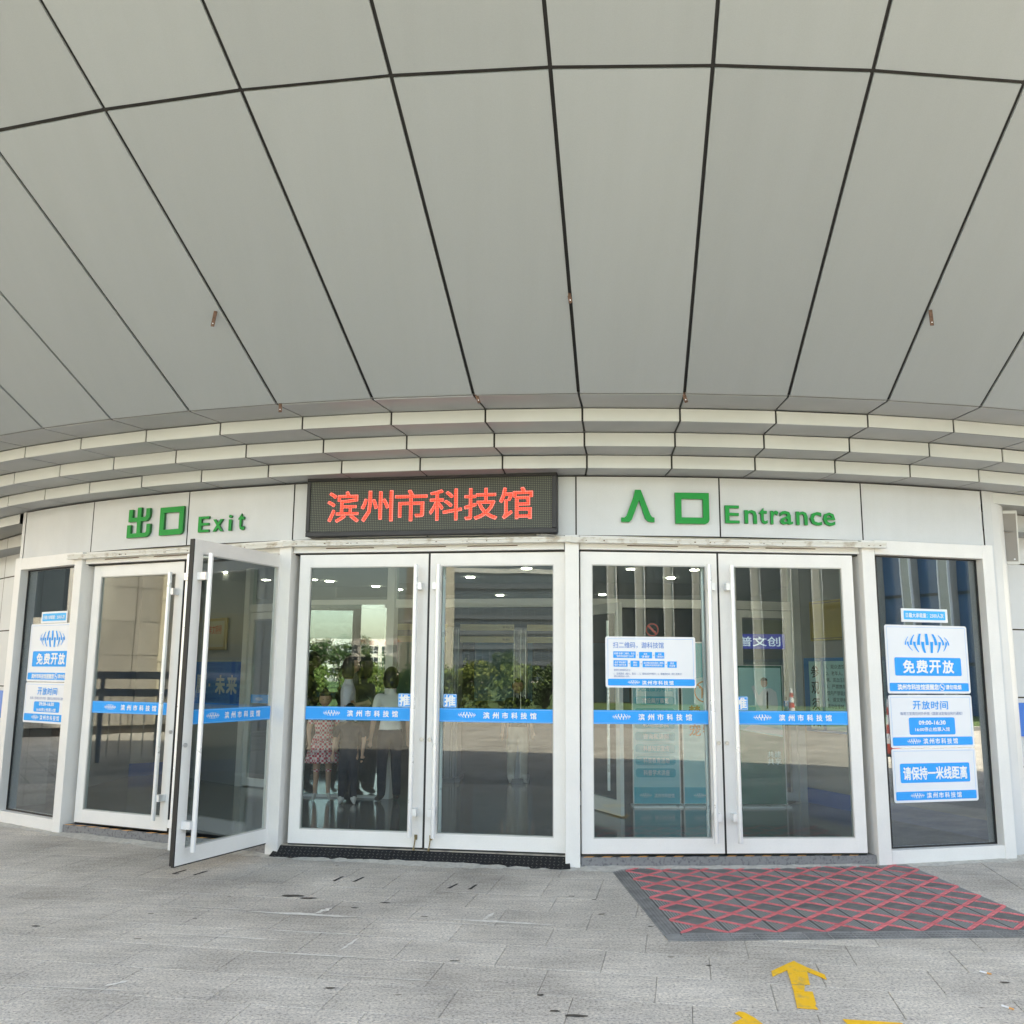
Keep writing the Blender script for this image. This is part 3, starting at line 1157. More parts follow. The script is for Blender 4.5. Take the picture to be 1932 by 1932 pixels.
# ------------------------------------------------------------------ LED sign
p, L, t = chord(R(-15.78), R(-3.49), 10.665)
led = empty('led_sign', (CX + p[0], CY + p[1], 0), t)
tag(led, 'long black dot-matrix display with glowing red characters above the middle doors', 'display sign')
z0, z1 = 2.772, 3.318
mb = MB()
mb.prism(rrect(0, L, z0, z1, .022), -.045, .06, 'y')
mb.build('housing', BLACKP, led)
mb = MB()
for x0, x1, a, b in ((0, L, z0, z0 + .044), (0, L, z1 - .04, z1), (0, .036, z0 + .044, z1 - .04), (L - .045, L, z0 + .044, z1 - .04)):
    mb.box(x0 + .001, x1 - .001, -.062, -.044, a + .001, b - .001)
mb.build('bezel', BLACKP, led, bevel=.004)
mb = MB()
mb.box(.036, L - .045, -.05, -.046, z0 + .044, z1 - .04)
mb.build('screen', LED, led)
mb = MB()
span = (L - .045 - .036)
for i, chx in enumerate('滨州市科技馆'):
    x0 = .205 + i * .3155
    text(mb, chx, x0, x0 + .285, 2.905, 3.175, -.0545, bold=.0)
mb.build('lit_characters', LEDRED, led)
mb = MB()
for i, chx in enumerate('滨州市科技馆'):
    x0 = .205 + i * .3155
    text(mb, chx, x0 - .004, x0 + .289, 2.901, 3.179, -.0525, bold=.008)
mb.build('character_edges', LEDPINK, led)
mb = MB()
mb.tube((L - .18, -.03, z0 - .01), (L - .02, -.02, z0 - .035), .008, 6)
mb.tube((L - .14, -.03, z0 - .008), (L - .01, -.04, z0 - .022), .006, 6)
mb.build('cable_end', mat('grey_cable', (.3, .29, .27), .6), led)

# ------------------------------------------------------------------ EXIT and ENTRANCE lettering (raised)


def raised(mb, pts, d=.03):
    mb.prism(pts, -d, -.004, 'y', 0, 1)


def sign(name, label, a_mid):
    o = empty(name, wpol(RF, a_mid), a_mid)
    tag(o, label, 'sign')
    return o


def arcx(a, a_mid):
    """x offset and y offset in the tangent frame for a point at angle a on the fascia"""
    d = a - a_mid
    return RF * sin(d), RF * (1 - cos(d))


def letter(o, a_mid, a, build, nm='letter'):
    x, y = arcx(a, a_mid)
    mb = MB()
    build(mb)
    c = mb.build(nm, [GREEN, GREEND], o, loc=(x, y, 0), rz=a - a_mid)
    return c


def chu(mb):
    w, t = .315, .052
    x = -w / 2
    # upper cup
    raised(mb, [(x + .012, 3.03), (x + .012 + t, 3.03), (x + .012 + t, 3.155), (x + .012, 3.155)])
    raised(mb, [(x + .0125 + t, 3.03), (-t / 2, 3.03), (-t / 2, 3.072), (x + .0125 + t, 3.072)])
    raised(mb, [(-t / 2 + .0005, 2.914), (t / 2 - .0005, 2.914), (t / 2 - .0005, 3.17), (-t / 2 + .0005, 3.17)])
    raised(mb, [(t / 2, 3.03), (w / 2 - .055, 3.03), (w / 2 - .03, 3.045), (w / 2 - .014, 3.075), (w / 2 - .014, 3.155), (w / 2 - .014 - t, 3.155), (w / 2 - .014 - t, 3.085), (w / 2 - .076, 3.072), (t / 2, 3.072)])
    # lower cup
    raised(mb, [(x, 2.8705), (x + .05, 2.8705), (x + .05, 3.0), (x, 3.0)])
    raised(mb, [(x + .0505, 2.8705), (w / 2 - .05, 2.8705), (w / 2 - .02, 2.885), (w / 2, 2.915), (w / 2, 3.0), (w / 2 - .05, 3.0), (w / 2 - .05, 2.925), (w / 2 - .062, 2.9135), (x + .0505, 2.9135)])


def kou(mb):
    w, t, z0, z1 = .30, .055, 2.872, 3.147
    raised(mb, [(-w / 2, z0), (-w / 2 + t, z0), (-w / 2 + t, z1), (-w / 2, z1)])
    raised(mb, [(-w / 2 + t + .0005, z1 - t), (w / 2, z1 - t), (w / 2, z1), (-w / 2 + t + .0005, z1)])
    raised(mb, [(-w / 2 + t + .0005, z0), (w / 2 - .035, z0), (w / 2 - .01, z0 + .012), (w / 2, z0 + .035), (w / 2, z1 - t - .0005), (w / 2 - t, z1 - t - .0005), (w / 2 - t, z0 + t), (-w / 2 + t + .0005, z0 + t)])


def ren(mb):
    raised(mb, [(-.14, 2.883), (-.078, 2.883), (-.05, 2.905), (.008, 3.07), (-.022, 3.135), (-.03, 3.168), (.02, 3.168), (.035, 3.13), (.105, 2.93), (.13, 2.921), (.14, 2.921), (.14, 2.883), (.095, 2.885), (.066, 2.91), (.025, 3.03), (.0, 3.0), (-.03, 2.93), (-.055, 2.92), (-.13, 2.921)][::1])


def ren2(mb):
    # left stroke
    raised(mb, [(-.145, 2.882), (-.075, 2.882), (-.052, 2.905), (.012, 3.075), (-.02, 3.168), (-.022, 3.168), (-.035, 3.11), (-.10, 2.935), (-.118, 2.921), (-.145, 2.921)])
    raised(mb, [(-.0215, 3.168), (.0125, 3.0755), (.062, 2.915), (.088, 2.888), (.115, 2.882), (.145, 2.882), (.145, 2.921), (.125, 2.926), (.11, 2.945), (.04, 3.135), (.028, 3.168)])


def latin(ch, w, z0, z1):
    def f(mb):
        vs, fs = raw_text(ch, .012)
        ax = [v[0] for v in vs]
        ay = [v[1] for v in vs]
        cx = (max(ax) + min(ax)) / 2
        sx = w / (max(ax) - min(ax))
        sz = (z1 - z0) / (max(ay) - min(ay))
        y0, y1 = -.026, -.004
        n = len(mb.v)
        edge = {}
        for fc in fs:
            for a, b in zip(fc, fc[1:] + fc[:1]):
                if (b, a) in edge:
                    del edge[(b, a)]
                else:
                    edge[(a, b)] = 1
        for y in (y0, y1):
            for v in vs:
                mb.v.append(((v[0] - cx) * sx, y, z0 + (v[1] - min(ay)) * sz))
        k = len(vs)
        for fc in fs:
            mb.f.append(tuple(n + i for i in fc))
            mb.m.append(0)
        for a, b in edge:
            mb.f.append((n + a, n + k + a, n + k + b, n + b))
            mb.m.append(1)
    return f


am = R(-23.45)
ex = sign('exit_sign', 'green raised Chinese and English exit lettering above the open door', am)
letter(ex, am, R(-26.5), chu, 'character')
letter(ex, am, R(-24.18), kou, 'character')
for ch, a, w, z1 in (('E', -22.05, .128, 3.03), ('x', -21.14, .118, 2.995), ('i', -20.40, .036, 3.03), ('t', -19.73, .068, 3.036)):
    letter(ex, am, R(a), latin(ch, w, 2.878, z1))
am = R(4.7)
en = sign('entrance_sign', 'green raised Chinese and English entrance lettering above the right doors', am)
letter(en, am, R(.28), ren2, 'character')
letter(en, am, R(2.86), kou, 'character')
xs = [(4.44, 5.13, 'E'), (5.38, 5.98, 'n'), (6.1, 6.5, 't'), (6.66, 7.05, 'r'), (7.12, 7.76, 'a'), (7.93, 8.5, 'n'), (8.63, 9.22, 'c'), (9.3, 9.92, 'e')]
for a0, a1, ch in xs:
    zt = 3.042 if ch == 'E' else (3.028 if ch == 't' else 3.006)
    letter(en, am, R((a0 + a1) / 2), latin(ch, RF * R(a1 - a0), 2.884, zt))

# ------------------------------------------------------------------ notices on the side windows and the entrance door


def notice(name, label, base, rz, x0, x1, z0, z1, y, cat='notice', radius=.02, border=True, group=None):
    """White board (local frame of its window), returns the thing; its origin sits at the lower left corner."""
    o = empty(name, base, rz)
    tag(o, label, cat, group)
    mb = MB()
    mb.prism(rrect(x0, x1, z0, z1, radius), y - .004, y, 'y')
    mb.build('board', PAPER, o)
    if border:
        mb = MB()
        outline(mb, x0 + .02, x1 - .02, z0 + .02, z1 - .018, .0028, y - .0046)
        mb.build('border_line', LIGHTB, o)
    return o


def blue_panel(o, x0, x1, z0, z1, y, m=BLUE, r=.012):
    mb = MB()
    mb.prism(rrect(x0, x1, z0, z1, r), y - .0062, y - .0042, 'y')
    mb.build('blue_panel', m, o)


def words(o, items, m, y):
    mb = MB()
    for body, x0, x1, z0, z1, bold in items:
        text(mb, body, x0, x1, z0, z1, y - .0072, bold=bold)
    mb.build('lettering', m, o)


def emblem(o, x0, x1, z0, z1, m, y):
    mb = MB()
    logo(mb, x0, x1, z0, z1, y - .0072)
    mb.build('emblem', m, o)


def nosmoke(o, cx, cz, r, y, m=INKW):
    mb = MB()
    for i in range(24):
        a, b = 2 * pi * i / 24, 2 * pi * (i + 1) / 24
        mb.quad((cx + r * cos(a), y, cz + r * sin(a)), (cx + r * cos(b), y, cz + r * sin(b)), (cx + r * .84 * cos(b), y, cz + r * .84 * sin(b)), (cx + r * .84 * cos(a), y, cz + r * .84 * sin(a)))
    d = r * .62
    w = r * .09
    mb.quad((cx - d - w, y, cz + d - w), (cx + d - w, y, cz - d - w), (cx + d + w, y, cz - d + w), (cx - d + w, y, cz + d + w))
    mb.quad((cx - r * .5, y + .0002, cz - r * .13), (cx + r * .45, y + .0002, cz - r * .13), (cx + r * .45, y + .0002, cz + r * .08), (cx - r * .5, y + .0002, cz + r * .08))
    mb.build('no_smoking_symbol', m, o)


def foot_band(o, x0, x1, z0, z1, y, longtext=False):
    blue_panel(o, x0 + .02, x1 - .02, z0 + .02, z0 + .092, y)
    w = x1 - x0
    if longtext:
        words(o, [('滨州市科技馆提醒您', x0 + .10, x0 + .525, z0 + .032, z0 + .08, .025), ('请勿吸烟', x0 + .60, x0 + .765, z0 + .036, z0 + .077, .02)], INKW, y)
        nosmoke(o, x0 + .562, z0 + .056, .031, y - .0074)
    else:
        emblem(o, x0 + .165, x0 + .305, z0 + .034, z0 + .08, INKW, y)
        words(o, [(c, x0 + .33 + i * .062, x0 + .378 + i * .062, z0 + .033, z0 + .08, .015) for i, c in enumerate('滨州市科技馆')], INKW, y)


mb = MB()
cx_, cz_, r_ = .627, 1.955, .056
for i in range(24):
    a, b = 2 * pi * i / 24, 2 * pi * (i + 1) / 24
    mb.quad((cx_ + r_ * cos(a), .0302, cz_ + r_ * sin(a)), (cx_ + r_ * cos(b), .0302, cz_ + r_ * sin(b)), (cx_ + r_ * .84 * cos(b), .0302, cz_ + r_ * .84 * sin(b)), (cx_ + r_ * .84 * cos(a), .0302, cz_ + r_ * .84 * sin(a)))
mb.quad((cx_ - .042, .0303, cz_ + .03), (cx_ + .03, .0303, cz_ - .042), (cx_ + .042, .0303, cz_ - .03), (cx_ - .03, .0303, cz_ + .042))
mb.quad((cx_ - .03, .0304, cz_ - .008), (cx_ + .03, .0304, cz_ - .008), (cx_ + .03, .0304, cz_ + .006), (cx_ - .03, .0304, cz_ + .006), mi=1)
mb.build('no_smoking_sticker', [mat('sticker_red', (.45, .06, .04), .5), BLACKP], edoor)

for side, (wo, p, L, t, g0, g1) in (('right', swR), ('left', swL)):
    base = (CX + p[0], CY + p[1], 0)
    y = .0212
    if side == 'right':
        x0, x1 = .118, .985
        zz = dict(cap=(2.055, 2.176), p1=(1.425, 2.027), p2=(.957, 1.412), p3=(.497, .95))
        near = 'on the right side window'
    else:
        x0, x1 = .270, 1.137
        zz = dict(cap=(2.06, 2.18), p1=(1.452, 2.055), p2=(1.03, 1.443))
        near = 'on the left side window'
    c0 = x0 + .185
    o = notice('capacity_sticker', 'small blue visitor capacity sticker %s' % near, base, t, c0, c0 + .49, *zz['cap'], y, 'sticker', .006, False)
    blue_panel(o, c0 + .026, c0 + .464, zz['cap'][0] + .022, zz['cap'][1] - .02, y, CYAN, .006)
    words(o, [('日最大承载量：2500人次', c0 + .045, c0 + .445, zz['cap'][0] + .04, zz['cap'][1] - .04, .012)], INKW, y)
    z0, z1 = zz['p1']
    o = notice('opening_notice', 'white notice board with blue emblem and free admission panel %s' % near, base, t, x0, x1, z0, z1, y)
    emblem(o, x0 + .20, x0 + .67, z1 - .245, z1 - .075, BLUE, y)
    blue_panel(o, x0 + .085, x1 - .085, z0 + .155, z0 + .315, y, BLUE, .014)
    words(o, [(c, x0 + .17 + i * .138, x0 + .285 + i * .138, z0 + .18, z0 + .29, .022) for i, c in enumerate('免费开放')], INKW, y)
    foot_band(o, x0, x1, z0, z1, y, True)
    z0, z1 = zz['p2']
    o = notice('hours_notice', 'white opening hours notice with blue times panel %s' % near, base, t, x0, x1, z0, z1, y)
    words(o, [(c, x0 + .245 + i * .095, x0 + .325 + i * .095, z1 - .125, z1 - .052, .01) for i, c in enumerate('开放时间')], BLUE, y)
    words(o, [('每周三至周日对外开放（国家法定假日另行通知）', x0 + .11, x1 - .11, z1 - .175, z1 - .147, .0)], INKG, y)
    hz = (z1 - z0) * .5
    blue_panel(o, x0 + .195, x1 - .195, z0 + .112, z1 - .195, y, BLUE, .016)
    zm = (z0 + .112 + z1 - .195) / 2
    words(o, [('09:00-16:30', x0 + .295, x1 - .295, zm + .012, zm + .047, .02), ('16:00停止检票入馆', x0 + .255, x1 - .255, zm - .046, zm - .011, .012)], INKW, y)
    foot_band(o, x0, x1, z0, z1, y)
    if 'p3' in zz:
        z0, z1 = zz['p3']
        o = notice('distance_notice', 'lowest white notice asking visitors to keep one metre apart, right side window', base, t, x0, x1, z0, z1, y)
        blue_panel(o, x0 + .075, x1 - .075, z0 + .165, z1 - .125, y, BLUE, .014)
        words(o, [('请保持一米线距离', x0 + .105, x1 - .105, z0 + .192, z1 - .155, .022)], INKW, y)
        foot_band(o, x0, x1, z0, z1, y)

o = notice('booking_notice', 'wide white booking notice with blue flow boxes stuck on the entrance door', (.598, 8.104, 0), R(3.35), .213, .996, 1.462, 1.894, .0155, radius=.016)
y = .0155
x0, z1 = .213, 1.894
P_ = lambda px, pz: (x0 + (px - 205) / 1540 * .783, z1 - (pz - 100) / 890 * .432)


def pbox(a, b, c, d):
    (xa, za), (xb, zb) = P_(a, d), P_(c, b)
    return xa, xb, za, zb


words(o, [('扫二维码，游科技馆', *pbox(335, 195, 1200, 305), .0)], INKB, y)
for (a, b, c, d) in ((338, 360, 720, 476), (778, 368, 1000, 480), (1050, 370, 1208, 480), (340, 516, 580, 628), (630, 520, 783, 632), (835, 524, 1210, 636), (1258, 530, 1418, 640)):
    blue_panel(o, *pbox(a, b, c, d), y, BLUE, .003)
its = [('扫描“右侧”二维码，关注', 355, 378, 700, 415), ('“滨州市科技馆”公众号', 385, 425, 685, 462), ('点击', 855, 385, 915, 420), ('“游·展馆”', 815, 430, 962, 467),
       ('点击', 1100, 388, 1160, 422), ('门票预约', 1065, 432, 1195, 468), ('点击“常设展厅', 357, 534, 560, 570), ('预约”填写信息', 357, 580, 558, 614),
       ('预约', 675, 536, 740, 572), ('成功', 675, 582, 740, 616), ('出示预约成功后的二维码', 856, 540, 1190, 576), ('或预约时使用的身份证', 874, 584, 1174, 618), ('游览', 1305, 546, 1370, 580), ('科技馆', 1293, 590, 1390, 626)]
words(o, [(s_, *pbox(a, b, c, d), .012) for s_, a, b, c, d in its], INKW, y)
words(o, [('需预约参观时间为：', *pbox(345, 668, 635, 704), 0), ('1、日常期间（周六、周日）；2、国家法定节假日；3、寒暑假时间（周三至周日）', *pbox(345, 728, 1505, 772), 0), ('预约请提前1-5天。', *pbox(345, 778, 612, 810), 0)], INKG, y)
words(o, [('→', *pbox(a, b, a + 26, b + 16), .02) for a, b in ((738, 414), (1012, 418), (592, 566), (796, 568), (1224, 574))], INKG, y)
blue_panel(o, *pbox(245, 838, 1720, 955), y, BLUE, .01)
emblem(o, *pbox(580, 858, 785, 936), INKW, y)
words(o, [(c, *pbox(824 + i * 92, 868, 896 + i * 92, 938), .02) for i, c in enumerate('滨州市科技馆')], INKW, y)

# ------------------------------------------------------------------ ground
ROW = R(-10.3)
ex_, ey_ = Vector((cos(ROW), sin(ROW), 0)), Vector((-sin(ROW), cos(ROW), 0))
O_ = Vector((-.926, 7.968, 0))          # a joint crossing on the line in front of the middle doors


def pave(u, v, z=0.0):
    p = O_ + ex_ * u + ey_ * v
    return (p.x, p.y, z)


U0, U1, V0, V1 = -8.2, 8.2, -5.15, 4.0
plaza = empty('plaza', (0, 0, 0))
plaza['kind'] = 'structure'
mb = MB()
B_ = 600
mb.quad(pave(-B_, V1), pave(B_, V1), pave(B_, B_), pave(-B_, B_))
mb.quad(pave(-B_, -B_), pave(B_, -B_), pave(B_, V0), pave(-B_, V0))
mb.quad(pave(-B_, V0), pave(U0, V0), pave(U0, V1), pave(-B_, V1))
mb.quad(pave(U1, V0), pave(B_, V0), pave(B_, V1), pave(U1, V1))
mb.build('paving_field', FARPAVE, plaza)
mb = MB()
mb.quad(pave(U0, V0, -.006), pave(U1, V0, -.006), pave(U1, V1, -.006), pave(U0, V1, -.006))
mb.build('joint_bed', MORTAR, plaza)
# slab rows: a deep row at the doors (slabs on end), shallower rows outwards, a few courses behind under the frame
slab_mesh = {}


def slab(u0, u1, v0, v1):
    w, d = round(u1 - u0, 3), round(v1 - v0, 3)
    key = (w, d)
    if key not in slab_mesh:
        b = MB()
        g, c = .0017, .003
        x0, x1, y0, y1 = -w / 2 + g, w / 2 - g, -d / 2 + g, d / 2 - g
        b.quad((x0 + c, y0 + c, 0), (x1 - c, y0 + c, 0), (x1 - c, y1 - c, 0), (x0 + c, y1 - c, 0))
        for (ax, ay), (bx, by), (cx_, cy_), (dx, dy) in (((x0, y0), (x1, y0), (x1 - c, y0 + c), (x0 + c, y0 + c)), ((x1, y0), (x1, y1), (x1 - c, y1 - c), (x1 - c, y0 + c)),
                                                       ((x1, y1), (x0, y1), (x0 + c, y1 - c), (x1 - c, y1 - c)), ((x0, y1), (x0, y0), (x0 + c, y0 + c), (x0 + c, y1 - c))):
            b.quad((ax, ay, -.002), (bx, by, -.002), (cx_, cy_, 0), (dx, dy, 0))
            b.quad((ax, ay, -.012), (bx, by, -.012), (bx, by, -.002), (ax, ay, -.002))
        slab_mesh[key] = b.mesh('paving_slab', SLAB)
    q = pave((u0 + u1) / 2, (v0 + v1) / 2, random.uniform(-.0012, .0))
    return link('paving_slab', slab_mesh[key], plaza, q, ROW)


rows = [(-.665, 0.0, .3955, 0.0)]
v = -.665
i = 0
rr = random.Random(5)
while v > V0 + .1:
    d = min(.41, v - V0)
    rows.append((v - d, v, .58, [.33, .04, .42, .2, .5, .1][i % 6]))
    v -= d
    i += 1
v = 0.0
while v < V1 - .1:
    d = min(.41 * 2, V1 - v)
    rows.append((v, v + d, .58 * 2, .25))
    v += d
count = 0
far = MB()
for v0, v1, w, off in rows:
    u = U0
    nxt = U0 + (off if off > .02 else w)
    while u < U1 - .02:
        e = min(nxt, U1)
        q = pave((u + e) / 2, (v0 + v1) / 2)
        rdist = hypot(q[0] - CX, q[1] - CY)
        vis = q[1] > 3.3 and abs(q[0]) < q[1] * .64 and rdist > 10.2
        if vis and count < 296:
            slab(u, e, v0, v1)
            count += 1
        else:
            a = [pave(u + .002, v0 + .002), pave(e - .002, v0 + .002), pave(e - .002, v1 - .002), pave(u + .002, v1 - .002)]
            far.quad(*a)
        u = e
        nxt = e + w
o = far.build('paving_slabs', SLAB, plaza)
o['kind'] = 'stuff'


def decal(name, pts, z, m, parent=None):
    b = MB()
    b.quad(*[(x, y, z) for x, y in pts])
    return b.build(name, m, parent)


def wob(p, q, w, rr, n=9):
    """irregular smear along a line"""
    p, q = Vector(p), Vector(q)
    d = (q - p)
    nrm = Vector((-d.y, d.x)).normalized()
    a, b = [], []
    for i in range(n + 1):
        t = i / n
        c = p + d * t
        e = min(1, 4 * t, 4 * (1 - t)) * w
        a.append(c + nrm * e * rr.uniform(.2, 1))
        b.append(c - nrm * e * rr.uniform(.1, .6))
    return a, b


rr = random.Random(12)
smears = MB()
for (p, q, w) in (((-1.75, 6.60), (-.95, 6.47), .05), ((-1.2, 6.72), (-1.29, 6.56), .045), ((-.45, 6.45), (.36, 6.30), .035), ((-.1, 6.62), (-.17, 6.42), .035),
                  ((-.9, 6.0), (-.98, 5.7), .02), ((-1.6, 6.17), (-.7, 6.02), .014), ((-2.2, 6.08), (-1.3, 5.92), .016), ((-1.62, 5.72), (-.6, 5.56), .014),
                  ((-2.05, 5.08), (-1.95, 5.17), .03), ((-1.0, 5.3), (-.3, 5.19), .01), ((-2.6, 5.1), (-1.75, 5.0), .008), ((-.7, 7.25), (.4, 7.05), .008), ((1.4, 5.9), (2.0, 5.8), .01), ((-2.35, 6.75), (-1.6, 6.62), .012)):
    a, b = wob(p, q, w, rr)
    for i in range(len(a) - 1):
        smears.quad((b[i].x, b[i].y, .0022), (b[i + 1].x, b[i + 1].y, .0022), (a[i + 1].x, a[i + 1].y, .0022), (a[i].x, a[i].y, .0022))
o = smears.build('mortar_smears', mat('dry_mortar', (.74, .71, .66), .9, var=.25, vscale=30), plaza)
o['kind'] = 'stuff'
STAIN = mat('dark_stain', (.07, .06, .05), .85, var=.4, vscale=20)
st = MB()
for cx_, cy_, rx, ry in ((-1.55, 7.05, .09, .035), (-1.42, 6.98, .07, .02), (-.86, 6.87, .05, .016), (-1.05, 6.72, .03, .012), (-.55, 6.5, .03, .009), (.32, 4.72, .055, .018), (.22, 4.78, .03, .012), (.36, 4.55, .02, .01), (.16, 5.0, .022, .012),
                         (.45, 7.1, .03, .012), (.6, 7.0, .02, .01), (-2.95, 6.2, .03, .012), (-2.62, 7.75, .03, .01), (-1.98, 7.0, .02, .008), (-2.02, 6.4, .02, .01), (1.1, 5.5, .02, .008), (.62, 6.6, .03, .012), (.9, 6.3, .025, .008), (-.3, 5.55, .03, .008), (-.9, 5.08, .03, .012), (2.6, 5.25, .03, .01), (3.3, 7.4, .05, .01)):
    pts = []
    for i in range(11):
        t = 2 * pi * i / 11
        k = rr.uniform(.6, 1.15)
        pts.append((cx_ + rx * k * cos(t), cy_ + ry * k * sin(t), .0026))
    st.quad(*pts)
o = st.build('floor_stains', STAIN, plaza)
o['kind'] = 'stuff'
SLOTM = mat('dark_slot', (.018, .016, .015), .9)
for x, y, L in ((-2.62, 7.83, .16), (-2.44, 7.79, .16), (-1.32, 7.62, .17), (-1.16, 7.60, .17), (-.42, 7.40, .17), (-.27, 7.37, .17), (.98, 7.25, .13)):
    a = R(74 + rr.uniform(-6, 6))
    dx, dy = cos(a) * L / 2, sin(a) * L / 2
    nx, ny = -sin(a) * .013, cos(a) * .013
    decal('lifting_slot', [(x - dx + nx, y - dy + ny), (x - dx - nx, y - dy - ny), (x + dx - nx * .7, y + dy - ny * .7), (x + dx + nx * .7, y + dy + ny * .7)], .0018, SLOTM, plaza)

# yellow floor arrows
ARROWS = [
    ('broad yellow floor arrow pointing at the entrance mat', [
        [(1.597, 5.594), (1.546, 5.542), (1.419, 5.406), (1.401, 5.315), (1.51, 5.428), (1.465, 5.193), (1.559, 5.188), (1.611, 5.403), (1.646, 5.336), (1.673, 5.27), (1.689, 5.352), (1.631, 5.482), (1.606, 5.554)][::-1],
        [(1.461, 5.176), (1.528, 5.174), (1.5, 5.09), (1.442, 5.075)],
        [(1.44, 5.07), (1.495, 5.08), (1.537, 5.076), (1.518, 4.988), (1.498, 4.899), (1.485, 4.876), (1.484, 4.824), (1.389, 4.845)]]),
    ('yellow floor arrow cut off by the bottom edge, left of the broad arrow', [
        [(1.072, 4.764), (1.096, 4.788), (1.118, 4.777), (1.146, 4.712), (1.165, 4.634), (1.17, 4.50), (1.13, 4.42), (1.12, 4.60), (1.022, 4.50), (1.0, 4.6), (1.094, 4.703)]]),
    ('yellow floor tape bar at the bottom edge right of the broad arrow', [
        [(1.557, 4.696), (1.613, 4.686), (1.813, 4.653), (1.82, 4.45), (1.56, 4.45)]])]
for label, polys in ARROWS:
    b = MB()
    for pts in polys:
        ar_ = sum(pts[k][0] * pts[(k + 1) % len(pts)][1] - pts[(k + 1) % len(pts)][0] * pts[k][1] for k in range(len(pts)))
        b.prism(pts if ar_ > 0 else pts[::-1], .0005, .0035)
    o = b.build('floor_arrow', YELLOW)
    cx_ = sum(p[0] for p in polys[0]) / len(polys[0])
    cy_ = sum(p[1] for p in polys[0]) / len(polys[0])
    for vv in o.data.vertices:
        vv.co.x -= cx_
        vv.co.y -= cy_
    o.location = (cx_, cy_, 0)
    tag(o, label, 'floor arrow')

# cigarette ends
for (x, y, a, lb) in ((2.57, 5.395, -50, 'cigarette end on the paving nearest the mat'), (2.41, 4.86, -60, 'cigarette end near the lower right corner of the paving')):
    o = empty('cigarette_end', (x, y, .006), R(a))
    tag(o, lb, 'litter')
    b = MB()
    b.tube((-.03, 0, 0), (.008, 0, 0), .0045, 8)
    b.build('paper', PAPER, o)
    b = MB()
    b.tube((.0085, 0, 0), (.03, 0, 0), .0045, 8)
    b.build('filter', TAPEO, o)

# ------------------------------------------------------------------ black tread-plate ramp at the middle doors
p, L, t = chord(POSTA[1], POSTA[2], 10.585)
ramp = empty('threshold_ramp', (CX + p[0], CY + p[1], 0), t)
tag(ramp, 'black chequer plate ramp in front of the middle doors', 'ramp')
b = MB()
x0, x1 = .03, L - .025
yb, yt, zt = -.125, -.032, .088
b.quad((x0 - .04, yb, .003), (x1 + .02, yb, .003), (x1, yt, zt), (x0, yt, zt))
b.quad((x0, yt, zt), (x1, yt, zt), (x1, -.03, zt - .02), (x0, -.03, zt - .02))
b.quad((x0 - .04, yb, .003), (x0, yt, zt), (x0, -.03, .003))
b.quad((x1 + .02, yb, .003), (x1, -.03, .003), (x1, yt, zt))
b.build('plate', TREAD, ramp)
b = MB()
sl_ = Vector((0, yt - yb, zt - .003))
sn = sl_.normalized()
nn = Vector((0, -sn.z, sn.y))
nx_ = int((x1 - x0) / .036)
for i in range(nx_):
    for j in range(4):
        c = Vector((x0 + .02 + i * .036, yb, .003)) + sn * (.014 + j * .03) + nn * .001
        a = R(45 if (i + j) % 2 else -45)
        d = Vector((cos(a), 0, 0)) * .013 + sn * sin(a) * .013
        w = Vector((-sin(a), 0, 0)) * .0042 + sn * cos(a) * .0042
        top = nn * .0035
        b.quad(c - d, c + w, c + top)
        b.quad(c + w, c + d, c + top)
        b.quad(c + d, c - w, c + top)
        b.quad(c - w, c - d, c + top)
o = b.build('tread_bars', mat('worn_tread_bars', (.07, .07, .073), .35, metal=.5), ramp)
o['kind'] = 'stuff'

# ------------------------------------------------------------------ modular entrance mat
MA = R(3.7)
TS = .3045
mo = Vector((1.055, 6.112, 0))
matr = empty('entrance_mat', tuple(mo), MA)
tag(matr, 'grey modular entrance mat with red diamond pattern before the right doors', 'mat')
# one tile, local origin at its lower left corner
b = MB()
h = .013
b.box(.0015, TS - .0015, .0015, TS - .0015, 0, h - .004)
tile_base = b.mesh('tile', MATD)
b = MB()
c = TS / 2
for s_ in (1, -1):
    for k in range(11):
        # dashed rows of red pegs form each diagonal band
        t0, t1 = (k + .06) / 11, (k + .94) / 11
        for o1 in (-.0088, .0088):
            ax, ay = TS * t0, (TS * t0 if s_ > 0 else TS * (1 - t0))
            bx, by = TS * t1, (TS * t1 if s_ > 0 else TS * (1 - t1))
            nx, ny = (-.7071 * o1, .7071 * o1 * s_) if s_ > 0 else (.7071 * o1, .7071 * o1)
            wx, wy = (-.7071 * .0064, .7071 * .0064) if s_ > 0 else (.7071 * .0064, .7071 * .0064)
            pts = [(ax + nx - wx, ay + ny - wy), (bx + nx - wx, by + ny - wy), (bx + nx + wx, by + ny + wy), (ax + nx + wx, ay + ny + wy)]
            pts = [(min(max(px, .002), TS - .002), min(max(py, .002), TS - .002)) for px, py in pts]
            area = sum(pts[i][0] * pts[(i + 1) % 4][1] - pts[(i + 1) % 4][0] * pts[i][1] for i in range(4))
            if area < 0:
                pts = pts[::-1]
            b.prism(pts, h - .005, h + .0005)
tile_red = b.mesh('red_pegs', MATR)
b = MB()
